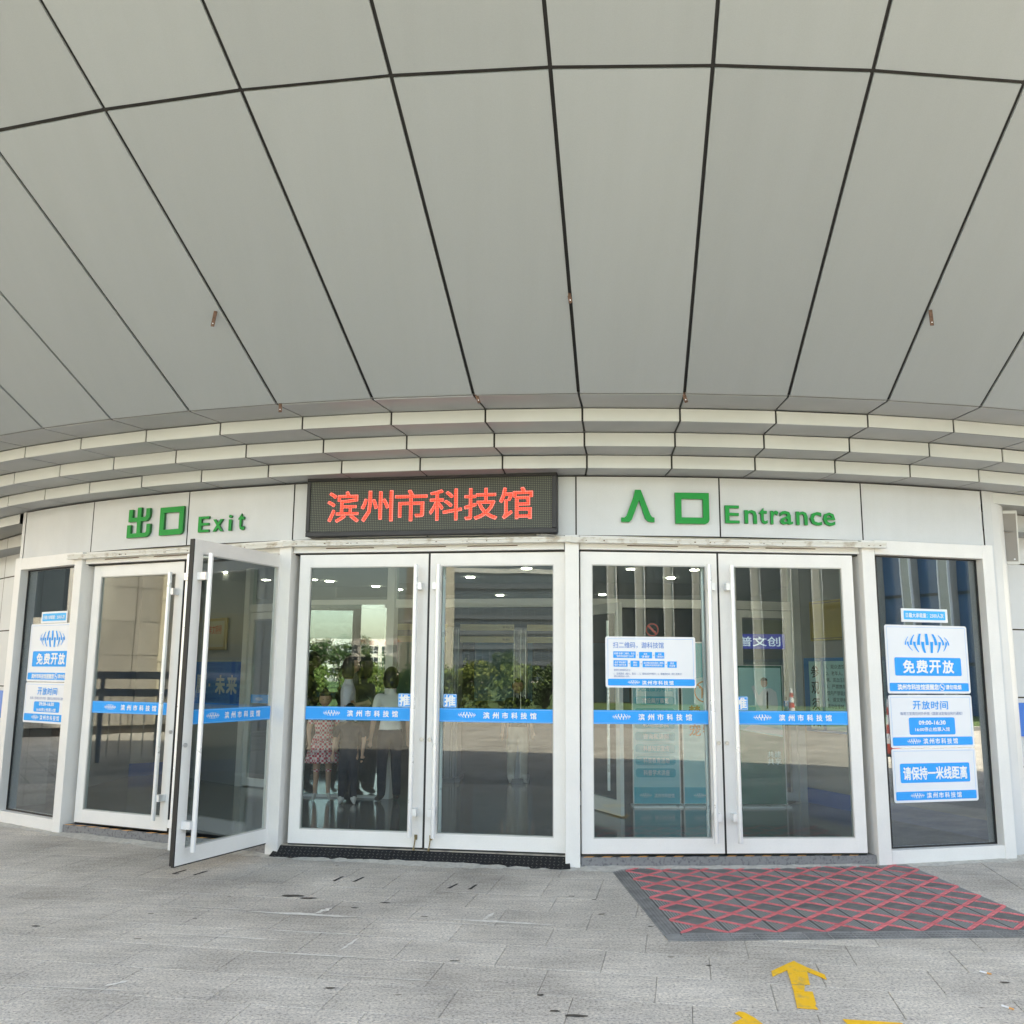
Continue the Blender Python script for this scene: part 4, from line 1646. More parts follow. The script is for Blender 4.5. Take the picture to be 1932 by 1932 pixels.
# left/right triangles: broad ribs along x direction stacked; top/bottom: fine ribs
for k in range(1, 7):
    yy = c + (k - 3.5) * .027
    reach = c - abs(yy - c) - .036
    if reach > .012:
        pass
for k in range(6):
    off = .012 + k * .019
    half = c - off - .034
    if half < .01:
        continue
    x = off
    b.box(x, x + .0095, c - half, c + half, h - .005, h - .0005)
    b.box(TS - x - .0095, TS - x, c - half, c + half, h - .005, h - .0005)
tile_rib = b.mesh('broad_ribs', MATRIB)
b = MB()
for k in range(-11, 12):
    xx = c + k * .0115
    top = c - abs(xx - c) - .034
    if top < .006:
        continue
    b.box(xx - .0028, xx + .0028, .004, top, h - .005, h - .001)
    b.box(xx - .0028, xx + .0028, TS - top, TS - .004, h - .005, h - .001)
tile_fine = b.mesh('fine_ribs', MATG)
ncol, nrow = 8, 7
for i in range(ncol):
    for j in range(nrow):
        tl = link('mat_tile', tile_base, matr, (i * TS + TS * .0, j * TS, random.uniform(0, .0012)))
        for nm, me in (('red_pegs', tile_red), ('broad_ribs', tile_rib), ('fine_ribs', tile_fine)):
            link(nm, me, tl)['kind'] = 'stuff'
# bevelled border pieces with holes
for j in range(nrow):
    b = MB()
    y0, y1 = j * TS + .0015, (j + 1) * TS - .0015
    b.quad((-.105, y0, .001), (-.002, y0, h - .002), (-.002, y1, h - .002), (-.105, y1, .001))
    b.quad((-.105, y0, .001), (-.105, y0, 0), (-.002, y0, 0), (-.002, y0, h - .002))
    for a in range(4):
        for k in range(12):
            xx = -.09 + a * .022
            yy = y0 + (k + .5) * TS / 12
            zz_ = .001 + (xx + .105) / .103 * (h - .003) + .0006
            b.quad((xx - .005, yy - .005, zz_), (xx + .005, yy - .005, zz_ + .001), (xx + .005, yy + .005, zz_ + .001), (xx - .005, yy + .005, zz_), mi=1)
    b.build('border_piece', [MATG, MATD], matr)
for i in range(ncol * 2):
    b = MB()
    x0, x1 = i * TS / 2 + .0015, (i + 1) * TS / 2 - .0015
    b.quad((x0, -.135, .001), (x1, -.135, .001), (x1, -.002, h - .002), (x0, -.002, h - .002))
    b.quad((x0, -.135, .001), (x0, -.135, 0), (x1, -.135, 0), (x1, -.135, .001))
    for a in range(3):
        for k in range(6):
            yy = -.11 + a * .034
            xx = x0 + (k + .5) * TS / 12
            zz_ = .001 + (yy + .135) / .133 * (h - .003) + .0007
            b.quad((xx - .009, yy - .004, zz_), (xx + .009, yy - .004, zz_), (xx + .009, yy + .004, zz_ + .0007), (xx - .009, yy + .004, zz_ + .0007), mi=1)
    b.build('border_piece', [MATG, MATD], matr)
b = MB()
b.prism([(-.105, -.135), (-.002, -.135), (-.002, -.002), (-.105, -.002)], 0, .006)
b.build('corner_piece', MATG, matr)

# ------------------------------------------------------------------ wall items
sp_a = R(21.1)
spk = empty('wall_speaker', wpol(10.40, sp_a, 2.64), sp_a - R(14))
tag(spk, 'slim grey column loudspeaker hung on the wall right of the entrance', 'loudspeaker')
b = MB()
b.box(-.085, .085, -.06, .02, 0, .52)
b.build('cabinet', mat('speaker_shell', (.62, .62, .6), .4), spk, bevel=.006)
b = MB()
b.box(-.068, .068, -.066, -.0605, .03, .49)
b.build('grille', mat('speaker_grille', (.30, .28, .26), .7, bump=.5, bscale=300), spk)
b = MB()
b.tube((.035, -.067, .05), (.035, -.069, .05), .008, 10)
b.build('badge', INKW, spk)
b = MB()
b.box(-.02, .02, .0205, .16, .4, .44)
b.build('bracket', STEEL, spk)
spk.rotation_euler = (R(3), 0, R(-8))
for a0, a1, lb in ((R(21.9), R(32), 'plain blue sign strip on the wall right of the entrance'), (R(-52), R(-40.6), 'plain blue sign strip on the wall left of the entrance')):
    b = MB()
    n = 8
    am = (a0 + a1) / 2
    o = empty('wall_sign', wpol(WALLR, am, 1.015), am)
    tag(o, lb, 'sign')
    for i in range(n):
        p, q = a0 + (a1 - a0) * i / n - am, a0 + (a1 - a0) * (i + 1) / n - am
        rr_ = WALLR + .022
        f = lambda a, z: (rr_ * sin(a), WALLR - rr_ * cos(a), z)
        b.quad(f(p, 0), f(q, 0), f(q, .315), f(p, .315))
    b.quad(f(a1 - am, 0), (WALLR * sin(a1 - am), WALLR - WALLR * cos(a1 - am), 0), (WALLR * sin(a1 - am), WALLR - WALLR * cos(a1 - am), .315), f(a1 - am, .315))
    pp = a0 - am
    b.quad((WALLR * sin(pp), WALLR - WALLR * cos(pp), 0), f(pp, 0), f(pp, .315), (WALLR * sin(pp), WALLR - WALLR * cos(pp), .315))
    b.build('panel', mat('sign_blue', (.0, .16, .60), .35), o)


# ------------------------------------------------------------------ things inside the vestibule and lobby
TEAL = mat('teal_print', (.01, .46, .58), .45)
AQUA = mat('aqua_print', (.36, .76, .84), .45, var=.15, vscale=1.2)
MINT = mat('mint_print', (.42, .74, .76), .45)
REDK = mat('red_ink', (.5, .05, .03), .5)
ORNG = mat('orange_ink', (.6, .22, .04), .5)
SKIN = mat('skin', (.50, .30, .21), .55)
HAIR = mat('black_hair', (.012, .010, .009), .5, bump=.4, bscale=90)


def standee(name, label, x, y, w, h, face, rz=0.0):
    o = empty(name, (x, y, FZ), rz)
    tag(o, label, 'standee')
    b = MB()
    b.box(-w / 2, w / 2, -.008, .008, .03, h)
    b.build('board', face, o)
    b = MB()
    for xx in (-w / 2, w / 2 - .012):
        b.box(xx, xx + .012, -.0125, .0125, .02, h + .004)
    b.box(-w / 2 + .012, w / 2 - .012, -.0125, .0125, h - .008, h + .004)
    b.box(-w / 2 - .01, w / 2 + .01, -.12, .12, 0, .02)
    b.build('frame', ALU, o)
    return o


def flat_words(o, items, m, y):
    mb = MB()
    for body, x0, x1, z0, z1, bold in items:
        text(mb, body, x0, x1, z0, z1, y, bold=bold)
    return mb.build('lettering', m, o)


o = standee('service_standee', 'turquoise standee listing free services behind the entrance glass', 1.68, 11.10, .55, 1.86, AQUA, R(2))
b = MB()
for k in range(7):
    z = 1.135 - k * .135
    b.prism(rrect(-.24, .22, z, z + .098, .03), -.0102, -.0085, 'y')
b.prism([(-.262, .04), (.262, .04), (.262, .215), (-.262, .215)], -.0102, -.0085, 'y')
b.build('teal_panels', TEAL, o)
flat_words(o, [(t_, -.15, .15, 1.155 - k * .135, 1.215 - k * .135, .012) for k, t_ in enumerate(('常设展厅展览', '短期专题展览', '4D动感影院', '咨询和讲解', '科普知识宣传', '科普教育活动', '科普学术讲座'))] + [('滨州市科技馆', -.03, .20, .10, .145, .012)], INKW, -.0108)
b = MB()
logo(b, -.20, -.06, .10, .15, -.0108)
b.build('emblem', INKW, o)
flat_words(o, [('滨州市科技馆', -.20, .20, 1.40, 1.475, .018), ('免费服务项目', -.20, .20, 1.29, 1.365, .018)], TEAL, -.0095)
o = standee('pet_standee', 'turquoise no pets standee beside the list of services', 2.26, 11.12, .55, 1.86, MINT, R(2))
b = MB()
b.prism([(-.262, .04), (.262, .04), (.262, .215), (-.262, .215)], -.0102, -.0085, 'y')
b.prism([(-.262, 1.42), (.262, 1.50), (.262, 1.85), (-.262, 1.85)], -.0102, -.0085, 'y')
b.build('teal_panels', TEAL, o)
b = MB()
logo(b, -.16, -.02, .10, .15, -.0108)
b.build('emblem', INKW, o)
flat_words(o, [('滨州市科技馆', .01, .24, .10, .145, .012)], INKW, -.0108)
flat_words(o, [('禁', -.19, -.06, 1.0, 1.13, .02), ('止', -.03, .10, 1.0, 1.13, .02), ('宠', -.19, -.06, .79, .92, .02), ('物', -.03, .10, .79, .92, .02)], ORNG, -.0095)
b = MB()
cz, r_ = 1.29, .125
for i in range(28):
    a, c_ = 2 * pi * i / 28, 2 * pi * (i + 1) / 28
    b.quad((r_ * cos(a), -.0095, cz + r_ * sin(a)), (r_ * cos(c_), -.0095, cz + r_ * sin(c_)), (r_ * .87 * cos(c_), -.0095, cz + r_ * .87 * sin(c_)), (r_ * .87 * cos(a), -.0095, cz + r_ * .87 * sin(a)))
b.quad((-.09, -.0097, cz + .075), (-.075, -.0097, cz + .09), (.09, -.0097, cz - .075), (.075, -.0097, cz - .09))
dog = [(-.05, -.09), (-.03, -.09), (-.025, -.04), (.02, -.04), (.03, -.09), (.05, -.09), (.055, .0), (.08, .03), (.06, .035), (.03, .01), (-.02, .02), (-.035, .06), (-.06, .085), (-.065, .065), (-.085, .05), (-.055, .04), (-.05, .0)]
b.quad(*[(x_ * .85, -.0093, cz + z_ * .85) for x_, z_ in dog])
b.build('no_pets_symbol', ORNG, o)
DGREEN = mat('green_poster_print', (.03, .19, .14), .4, var=.25, vscale=2.0)
o = standee('office_poster_standee', 'green poster standee with an office scene behind the entrance glass', 2.91, 11.14, .55, 1.60, DGREEN, R(4))
b = MB()
b.quad((-.25, -.009, .86), (.25, -.009, .78), (.25, -.009, 1.57), (-.25, -.009, 1.57), mi=0)
b.quad((.02, -.0094, 1.06), (.17, -.0094, 1.0), (.21, -.0094, 1.14), (.19, -.0094, 1.29), (.13, -.0094, 1.335), (.05, -.0094, 1.33), (-.02, -.0094, 1.25), (-.07, -.0094, 1.37), (-.1, -.0094, 1.35), (-.04, -.0094, 1.16), mi=1)
b.prism([(.05 + .04 * cos(a), 1.395 + .052 * sin(a)) for a in [2 * pi * i / 12 for i in range(12)]], -.0096, -.0092, 'y', 2)
b.prism([(.05 + .042 * cos(a), 1.42 + .04 * sin(a)) for a in [pi * i / 8 for i in range(9)]], -.0098, -.0097, 'y', 3)
b.quad((.07, -.0096, 1.1), (.09, -.0096, 1.1), (.095, -.0096, 1.28), (.085, -.0096, 1.31), (.075, -.0096, 1.28), mi=3)
b.quad((-.22, -.0096, .86), (.25, -.0096, .80), (.25, -.0096, .86), (-.1, -.0096, .93), mi=1)
b.quad((-.15, -.0097, 1.02), (-.06, -.0097, 1.02), (-.06, -.0097, 1.12), (-.15, -.0097, 1.12), mi=4)
b.build('office_scene', [MINT, PAPER, SKIN, HAIR, TEAL], o)
flat_words(o, [('共建', .06, .22, .55, .62, .01), ('共享', .06, .22, .47, .54, .01)], AQUA, -.0095)

# notice to visitors and plaque on the vestibule end wall
p, q = Vector(wpol(RI - .2, R(19.4))), Vector(wpol(10.46, R(19.4)))
t = atan2(q.y - p.y, q.x - p.x)
o = empty('visitor_rules_board', tuple(p), t)
tag(o, 'blue and white visitor rules board on the vestibule wall', 'notice')
b = MB()
b.box(.30, 1.75, -.02, -.001, .92, 1.78)
b.build('board', mat('rules_board_blue', (.02, .2, .5), .4), o)
b = MB()
b.box(.40, .62, -.024, -.0205, .95, 1.74)
b.box(.68, 1.70, -.024, -.0205, .95, 1.74)
b.build('text_fields', MINT, o)
flat_words(o, [(c_, .44, .58, 1.55 - i * .19, 1.69 - i * .19, .01) for i, c_ in enumerate('参观须知')] +
           [(t_, .72, .72 + .058 * len(t_), 1.65 - i * .075, 1.70 - i * .075, 0) for i, t_ in enumerate(('1、观众进馆后应自觉', '2、老年人、未成年人', '病、高血压患者', '3、严禁携带食品', '馆内严禁吸烟', '4、请文明参观', '请勿在座椅上', '5、请严格遵守', '品、严禁攀爬'))], HAIR, -.0245)
o = empty('gold_plaque', tuple(p), t)
tag(o, 'gold plaque hung above the visitor rules board', 'plaque')
b = MB()
b.box(.45, 1.35, -.02, -.001, 1.98, 2.45)
b.build('plate', mat('gold_plate', (.52, .40, .12), .35, metal=.6), o, bevel=.006)
b = MB()
outline(b, .47, 1.33, 2.0, 2.43, .012, -.0212)
b.build('plate_border', BRASS, o)
o = empty('framed_award', wpol(RI + .02, R(-43.6)), R(-43.6))
tag(o, 'gold framed award with red characters on the wall behind the exit', 'plaque')
b = MB()
b.box(-.33, .33, -.03, 0, 1.86, 2.30)
b.build('frame', mat('gold_frame', (.42, .33, .16), .4, metal=.5), o, bevel=.006)
b = MB()
b.box(-.28, .28, -.034, -.0305, 1.90, 2.26)
b.build('sheet', mat('aged_paper', (.42, .40, .30), .5), o)
flat_words(o, [('青年文明号', -.22, .22, 2.08, 2.2, .01)], REDK, -.035)


def gate(x, y, label):
    o = empty('security_gate', (x, y, FZ), R(-3))
    tag(o, label, 'security gate', 'walk-through security gates in the lobby')
    for sx in (-1, 1):
        b = MB()
        xx = sx * .44
        b.box(xx - .05, xx - .022, -.26, .26, 0, 2.12)
        b.box(xx + .022, xx + .05, -.26, .26, 0, 2.12)
        b.box(xx - .02, xx + .02, -.28, .28, .01, 2.12)
        b.build('post', mat('gate_grey', (.30, .30, .32), .35), o)
        b = MB()
        for k in (-.05, .045):
            b.tube((xx + k, -.285, .05), (xx + k, -.285, 2.1), .006, 6)
        b.build('edge_trim', STEEL, o)
        b = MB()
        b.box(xx - .09, xx + .09, -.3, .3, 0, .06)
        b.build('foot', mat('gate_foot', (.2, .2, .21), .5), o)
    b = MB()
    b.box(-.388, .388, -.2, .2, 1.92, 2.12)
    b.build('cross_unit', mat('gate_head', (.10, .10, .11), .4), o)
    for z in (1.91, 2.08):
        b = MB()
        b.box(-.385, .385, -.215, -.2005, z - .0, z + .085)
        text(b, '安检门', .22, .36, z + .03, z + .06, -.2165, mi=1)
        b.build('label_plate', [mat('gold_label', (.46, .40, .22), .4), HAIR], o)
    return o


gate(-.33, 13.6, 'left of the two full security gates seen through the right middle door')
gate(.62, 13.6, 'right of the two full security gates seen through the right middle door')
gate(-1.28, 13.6, 'security gate farthest left, half hidden by the middle door frames')
o = empty('lit_shop_sign', (3.62, 14.2, 1.96), 0)
tag(o, 'small glowing blue shop sign deep inside the lobby', 'sign')
b = MB()
b.box(-.5, .5, 0, .05, 0, .22)
b.build('housing', mat('blue_lightbox', (.02, .03, .3), .4, emit=(.06, .08, .7), estr=.07), o)
flat_words(o, [('科普文创', -.42, .42, .04, .18, .01)], mat('lit_letters', (.8, .85, 1), .4, emit=(.7, .8, 1), estr=.14), -.003)

# ------------------------------------------------------------------ people inside


def smooth_body(skel, radii, extra, vox):
    """skin a skeleton, add head / finger meshes, fuse everything into one surface"""
    names = list(skel['pts'])
    me = bpy.data.meshes.new('skel')
    me.from_pydata([skel['pts'][n_] for n_ in names], [(names.index(a), names.index(b_)) for a, b_ in skel['edges']], [])
    ob = bpy.data.objects.new('skel', me)
    COL.objects.link(ob)
    ob.modifiers.new('skin', 'SKIN')
    sv = me.skin_vertices[0].data
    for i, n_ in enumerate(names):
        rx = radii[n_]
        sv[i].radius = rx if isinstance(rx, tuple) else (rx, rx)
        sv[i].use_root = n_ == 'pelvis'
    sub = ob.modifiers.new('sub', 'SUBSURF')
    sub.levels = 1
    dg = bpy.context.evaluated_depsgraph_get()
    m1 = bpy.data.meshes.new_from_object(ob.evaluated_get(dg))
    bm = bmesh.new()
    bm.from_mesh(m1)
    for vs, fs in extra:
        vv = [bm.verts.new(v_) for v_ in vs]
        for f_ in fs:
            try:
                bm.faces.new([vv[i] for i in f_])
            except ValueError:
                pass
    m2 = bpy.data.meshes.new('body')
    bm.to_mesh(m2)
    bm.free()
    ob2 = bpy.data.objects.new('body', m2)
    COL.objects.link(ob2)
    rm = ob2.modifiers.new('rm', 'REMESH')
    rm.mode = 'VOXEL'
    rm.voxel_size = vox
    sm = ob2.modifiers.new('sm', 'SMOOTH')
    sm.iterations = 3
    sm.factor = .5
    dg = bpy.context.evaluated_depsgraph_get()
    m3 = bpy.data.meshes.new_from_object(ob2.evaluated_get(dg))
    for o_ in (ob, ob2):
        bpy.data.objects.remove(o_)
    return m3


def ball(c, r, seg=14, rings=9, f=None):
    vs, fs = [], []
    for j in range(rings + 1):
        ph = -pi / 2 + pi * j / rings
        for i in range(seg):
            th_ = 2 * pi * i / seg
            v_ = Vector((cos(ph) * cos(th_), cos(ph) * sin(th_), sin(ph)))
            k = f(v_) if f else 1.0
            vs.append((c[0] + v_.x * r[0] * k, c[1] + v_.y * r[1] * k, c[2] + v_.z * r[2] * k))
    for j in range(rings):
        for i in range(seg):
            a, b_ = j * seg + i, j * seg + (i + 1) % seg
            fs.append((a, b_, b_ + seg, a + seg))
    return vs, fs


def person(label, loc, heading, h, top, bottom, pose, hair, shoe, sleeve=.55, leg_bare=0.0, dress=None, phone=False, loose=1.0, turn=0.0, child=False):
    """Local figure looks along -y; heading turns it about z. pose: elbows / wrists / feet in units of height."""
    o = empty('person', loc, heading)
    tag(o, label, 'person')
    hs = 1.16 if child else 1.0
    P = {}
    P['pelvis'] = (0, 0, .525)
    P['waist'] = (0, 0, .60)
    P['chest'] = (0, .005, .71)
    P['neck'] = (0, .008, .815)
    P['head'] = (0, -.002, .87)
    E_ = [('pelvis', 'waist'), ('waist', 'chest'), ('chest', 'neck'), ('neck', 'head')]
    RD = dict(pelvis=(.083 * loose, .066), waist=(.074 * loose, .058), chest=(.082, .062), neck=.032 * hs, head=.033 * hs)
    for s_, k in ((-1, 'r'), (1, 'l')):
        sh = (s_ * .105, .006, .79)
        P['sh' + k] = sh
        P['el' + k] = pose['el' + k]
        P['wr' + k] = pose['wr' + k]
        w_, e_ = Vector(P['wr' + k]), Vector(P['el' + k])
        d_ = (w_ - e_).normalized()
        P['pa' + k] = tuple(w_ + d_ * .042)
        E_ += [('chest', 'sh' + k), ('sh' + k, 'el' + k), ('el' + k, 'wr' + k), ('wr' + k, 'pa' + k)]
        RD.update({'sh' + k: .042, 'el' + k: .027, 'wr' + k: .018, 'pa' + k: (.021, .011)})
        hp = (s_ * .05, 0, .50)
        kn, an = pose.get('kn' + k, (s_ * .055, -.012, .28)), pose.get('an' + k, (s_ * .06, .012, .05))
        P['hp' + k], P['kn' + k], P['an' + k] = hp, kn, an
        P['ft' + k] = (an[0] + s_ * .012, an[1] - .05, .02)
        P['to' + k] = (an[0] + s_ * .02, an[1] - .095, .016)
        E_ += [('pelvis', 'hp' + k), ('hp' + k, 'kn' + k), ('kn' + k, 'an' + k), ('an' + k, 'ft' + k), ('ft' + k, 'to' + k)]
        RD.update({'hp' + k: .06 * loose, 'kn' + k: .04 * loose if not leg_bare else .033, 'an' + k: (.034 * loose if not leg_bare else .022), 'ft' + k: (.024, .018), 'to' + k: (.02, .012)})
    sk = dict(pts={k: tuple(c_ * h for c_ in v_) for k, v_ in P.items()}, edges=E_)
    rad = {k: (tuple(x_ * h for x_ in v_) if isinstance(v_, tuple) else v_ * h) for k, v_ in RD.items()}
    hc = Vector((0, -.012, .93 if not child else .918)) * h
    hr = Vector((.046, .056, .066)) * h * hs

    def face(v_):
        k = 1.0
        if v_.y < -.6 and abs(v_.x) < .22 and -.3 < v_.z < .1:
            k += .12
        if v_.z < -.4:
            k -= .10 * (-v_.z - .4)
        return k
    ex_m = []
    tm = Matrix.Rotation(turn, 4, 'Z')
    vs, fs = ball((0, 0, 0), hr, 20, 14, face)
    ex_m.append(([tuple(tm @ Vector(v_) + hc) for v_ in vs], fs))
    for s_ in (-1, 1):
        vs, fs = ball((s_ * hr.x * .98, .1 * hr.y, -.05 * hr.z), (hr.x * .16, hr.y * .2, hr.z * .28), 8, 6)
        ex_m.append(([tuple(tm @ Vector(v_) + hc) for v_ in vs], fs))
    for k, s_ in (('r', -1), ('l', 1)):
        w_, e_ = Vector(P['wr' + k]) * h, Vector(P['el' + k]) * h
        d_ = (w_ - e_).normalized()
        side = Vector((0, 1, 0)).cross(d_)
        if side.length < .2:
            side = Vector((1, 0, 0))
        side.normalize()
        bend = d_.cross(side).normalized()
        base = w_ + d_ * .05 * h
        for fi, (off, ln) in enumerate(((-.016, .038), (-.005, .045), (.006, .043), (.016, .034))):
            a_ = base + side * off * h
            b_ = a_ + d_ * ln * .55 * h + bend * .006 * h
            c_ = b_ + d_ * ln * .4 * h + bend * .016 * h
            m_ = MB()
            m_.tube(a_ - d_ * .015 * h, b_, .0058 * h, 6, r2=.0054 * h)
            m_.tube(b_ - d_ * .002 * h, c_, .0054 * h, 6, r2=.0046 * h)
            ex_m.append((m_.v, m_.f))
        m_ = MB()
        th0 = w_ + d_ * .018 * h - side * s_ * .014 * h
        m_.tube(th0, th0 + d_ * .025 * h - side * s_ * .022 * h, .0066 * h, 6, r2=.0056 * h)
        ex_m.append((m_.v, m_.f))
    me = smooth_body(sk, rad, ex_m, .0105 * h)
    mats_ = [SKIN, top, bottom, shoe]
    for m_ in mats_:
        me.materials.append(m_)
    bones = [('torso', 'pelvis', 'chest'), ('torso', 'chest', 'neck'), ('head', 'neck', 'head')]
    for k in 'rl':
        bones += [('torso', 'chest', 'sh' + k), ('uarm', 'sh' + k, 'el' + k), ('farm', 'el' + k, 'wr' + k), ('hand', 'wr' + k, 'pa' + k), ('thigh', 'hp' + k, 'kn' + k), ('shin', 'kn' + k, 'an' + k), ('foot', 'an' + k, 'to' + k)]
    segs = [(n_, Vector(P[a]) * h, Vector(P[b_]) * h) for n_, a, b_ in bones]
    for pl_ in me.polygons:
        c_ = pl_.center
        pl_.use_smooth = True
        best = None
        for n_, a, b_ in segs:
            d_ = b_ - a
            t_ = max(0, min(1, (c_ - a).dot(d_) / d_.dot(d_)))
            q_ = (c_ - a - d_ * t_).length / (1.6 if n_ == 'torso' else 1.0)
            if best is None or q_ < best[0]:
                best = (q_, n_, t_)
        n_, t_ = best[1], best[2]
        mi = 0
        if c_.z > .835 * h:
            mi = 0
        elif n_ == 'torso':
            mi = 1 if c_.z > .53 * h else 2
        elif n_ == 'head':
            mi = 1 if c_.z < .822 * h else 0
        elif n_ == 'uarm':
            mi = 1 if t_ < sleeve * 1.6 else 0
        elif n_ == 'thigh':
            mi = (0 if dress and c_.z < .37 * h else 2) if c_.z < .535 * h else 1
        elif n_ == 'shin':
            mi = 2 if t_ < 1 - leg_bare else 0
        elif n_ == 'foot' or c_.z < .055 * h:
            mi = 3
        pl_.material_index = mi
    link('body', me, o)
    # hair: a shell over the back and top of the skull
    hk = 1.2 if hair == 'long' else 1.12
    vs, fs = ball((0, 0, 0), (hr.x * hk, hr.y * hk, hr.z * 1.12), 22, 16)
    hv, hf = [], []
    keep = {}

    def ok(v_):
        x_, y_, z_ = v_[0] / hr.x, v_[1] / hr.y, v_[2] / hr.z
        if z_ > (.36 if hair == 'bun' else .5):
            return True
        if hair == 'cap':
            return y_ > -.15 and z_ > -.35
        return y_ > (-.42 if hair == 'long' else -.3) and z_ > (-.8 if hair == 'long' else -.4)
    for f_ in fs:
        if all(ok(vs[i]) for i in f_):
            q_ = []
            for i in f_:
                if i not in keep:
                    keep[i] = len(hv)
                    x_, y_, z_ = vs[i]
                    if hair == 'long' and z_ < -.1 * hr.z:
                        z_ = z_ * 1.75
                        x_ *= 1.12
                        y_ *= 1.1
                    hv.append(tuple(tm @ Vector((x_, y_, z_)) + hc))
                q_.append(keep[i])
            hf.append(tuple(q_))
    b = MB()
    b.v, b.f, b.m = hv, hf, [0] * len(hf)
    if hair == 'bun':
        n0 = len(b.v)
        vs, fs = ball((0, .5 * hr.y, 1.05 * hr.z), (hr.x * .5, hr.y * .45, hr.z * .35), 10, 7)
        b.v += [tuple(tm @ Vector(v_) + hc) for v_ in vs]
        b.f += [tuple(i + n0 for i in f_) for f_ in fs]
        b.m += [0] * len(fs)
    hob = b.build('hair', HAIR, o, smooth=True)
    hob.modifiers.new('thick', 'SOLIDIFY').thickness = .008
    # eyes, brows and mouth
    b = MB()
    for s_ in (-1, 1):
        ec = Vector((s_ * hr.x * .40, -hr.y * .88, -.02 * hr.z))
        vs, fs = ball(ec, (.0065 * h * hs, .004 * h, .0035 * h * hs), 8, 6)
        n0 = len(b.v)
        b.v += [tuple(tm @ Vector(v_) + hc) for v_ in vs]
        b.f += [tuple(i + n0 for i in f_) for f_ in fs]
        b.m += [0] * len(fs)
    b.build('eyes', HAIR, o)
    b = MB()
    vs, fs = ball((0, -hr.y * .86, -.52 * hr.z), (.013 * h, .005 * h, .0035 * h), 8, 6)
    b.v, b.f, b.m = [tuple(tm @ Vector(v_) + hc) for v_ in vs], fs, [0] * len(fs)
    b.build('mouth', mat('lips', (.36, .13, .11), .5), o)
    if dress:
        b = MB()
        rings = [(.80, .088, .066), (.71, .09, .07), (.60, .08, .066), (.54, .105, .085), (.42, .145, .12), (.34, .165, .14)]
        n_ = 28
        for (z0_, a0_, b0_), (z1_, a1_, b1_) in zip(rings, rings[1:]):
            for i in range(n_):
                def pt(i_, z_, a_, bb_):
                    t_ = 2 * pi * i_ / n_
                    w_ = 1 + (.05 * (1 if i_ % 2 else -1) if z_ < .55 else 0)
                    return (a_ * cos(t_) * w_ * h, bb_ * sin(t_) * w_ * h, z_ * h)
                b.quad(pt(i, z1_, a1_, b1_), pt(i + 1, z1_, a1_, b1_), pt(i + 1, z0_, a0_, b0_), pt(i, z0_, a0_, b0_))
        d_ = b.build('dress', dress, o, smooth=True)
        d_.modifiers.new('thick', 'SOLIDIFY').thickness = .006
    if phone:
        w_ = (Vector(P['par']) + Vector(P['pal'])) * .5 * h if phone == 2 else Vector(P['pa' + 'r']) * h
        b = MB()
        b.box(-.035, .035, -.005, .005, -.07, .07)
        ph_ = empty('mobile_phone', tuple(Matrix.Rotation(heading, 3, 'Z') @ (w_ + Vector((0, -.02, .035))) + Vector(loc)), heading)
        ph_.rotation_euler = (R(-40), 0, heading)
        tag(ph_, 'dark phone held up by the ' + ('long haired woman in the pale T-shirt' if phone == 1 else 'man at the left door edge'), 'phone')
        b.build('case', BLACKP, ph_)
        b = MB()
        b.quad((-.031, -.0056, -.064), (.031, -.0056, -.064), (.031, -.0056, .064), (-.031, -.0056, .064))
        b.build('screen', mat('phone_screen', (.05, .05, .06), .1), ph_)
    return o


def checker(name, a, c_, sc):
    m = bpy.data.materials.new(name)
    m.use_nodes = True
    t_ = m.node_tree
    tc = N(t_, 'ShaderNodeTexCoord')
    ck = N(t_, 'ShaderNodeTexChecker', Scale=sc)
    ck.inputs['Color1'].default_value = (*a, 1)
    ck.inputs['Color2'].default_value = (*c_, 1)
    t_.links.new(tc.outputs['Object'], ck.inputs['Vector'])
    t_.links.new(ck.outputs[0], t_.nodes['Principled BSDF'].inputs['Base Color'])
    t_.nodes['Principled BSDF'].inputs['Roughness'].default_value = .8
    return m


PALE = mat('pale_lilac_cotton', (.62, .62, .68), .85, var=.1, vscale=6, bump=.3, bscale=14)
WTEE = mat('white_cotton', (.74, .73, .70), .85, var=.08, vscale=6, bump=.3, bscale=14)
NAVY = mat('navy_cotton', (.014, .016, .024), .85, var=.3, vscale=8, bump=.3, bscale=14)
CHAR = mat('charcoal_cotton', (.02, .023, .028), .85, var=.25, vscale=7, bump=.3, bscale=14)
BEIGE = mat('beige_linen', (.50, .46, .40), .85, var=.15, vscale=5, bump=.4, bscale=12)
SHOEW = mat('white_shoe', (.55, .53, .50), .6)
SHOED = mat('dark_shoe', (.05, .045, .04), .6)
GING = checker('red_gingham', (.55, .06, .09), (.75, .62, .60), 38)
stand = dict(elr=(-.135, .02, .63), wrr=(-.145, -.01, .49), ell=(.135, .02, .63), wrl=(.145, -.01, .49))
hold = dict(elr=(-.13, .01, .635), wrr=(-.035, -.10, .665), ell=(.13, .01, .635), wrl=(.05, -.10, .655))
person('long haired woman in a pale T-shirt and black trousers looking at her phone', (-1.93, 11.40, FZ), R(98), 1.68, PALE, NAVY, hold, 'long', SHOED, phone=1, loose=1.12)
person('small child in dark T-shirt and pale sandals before the long haired woman', (-1.86, 11.12, FZ), R(4), 1.13, CHAR, NAVY, dict(elr=(-.15, .02, .64), wrr=(-.155, -.02, .50), ell=(.15, .02, .64), wrl=(.14, -.03, .5)), 'short', SHOEW, loose=1.25, child=True)
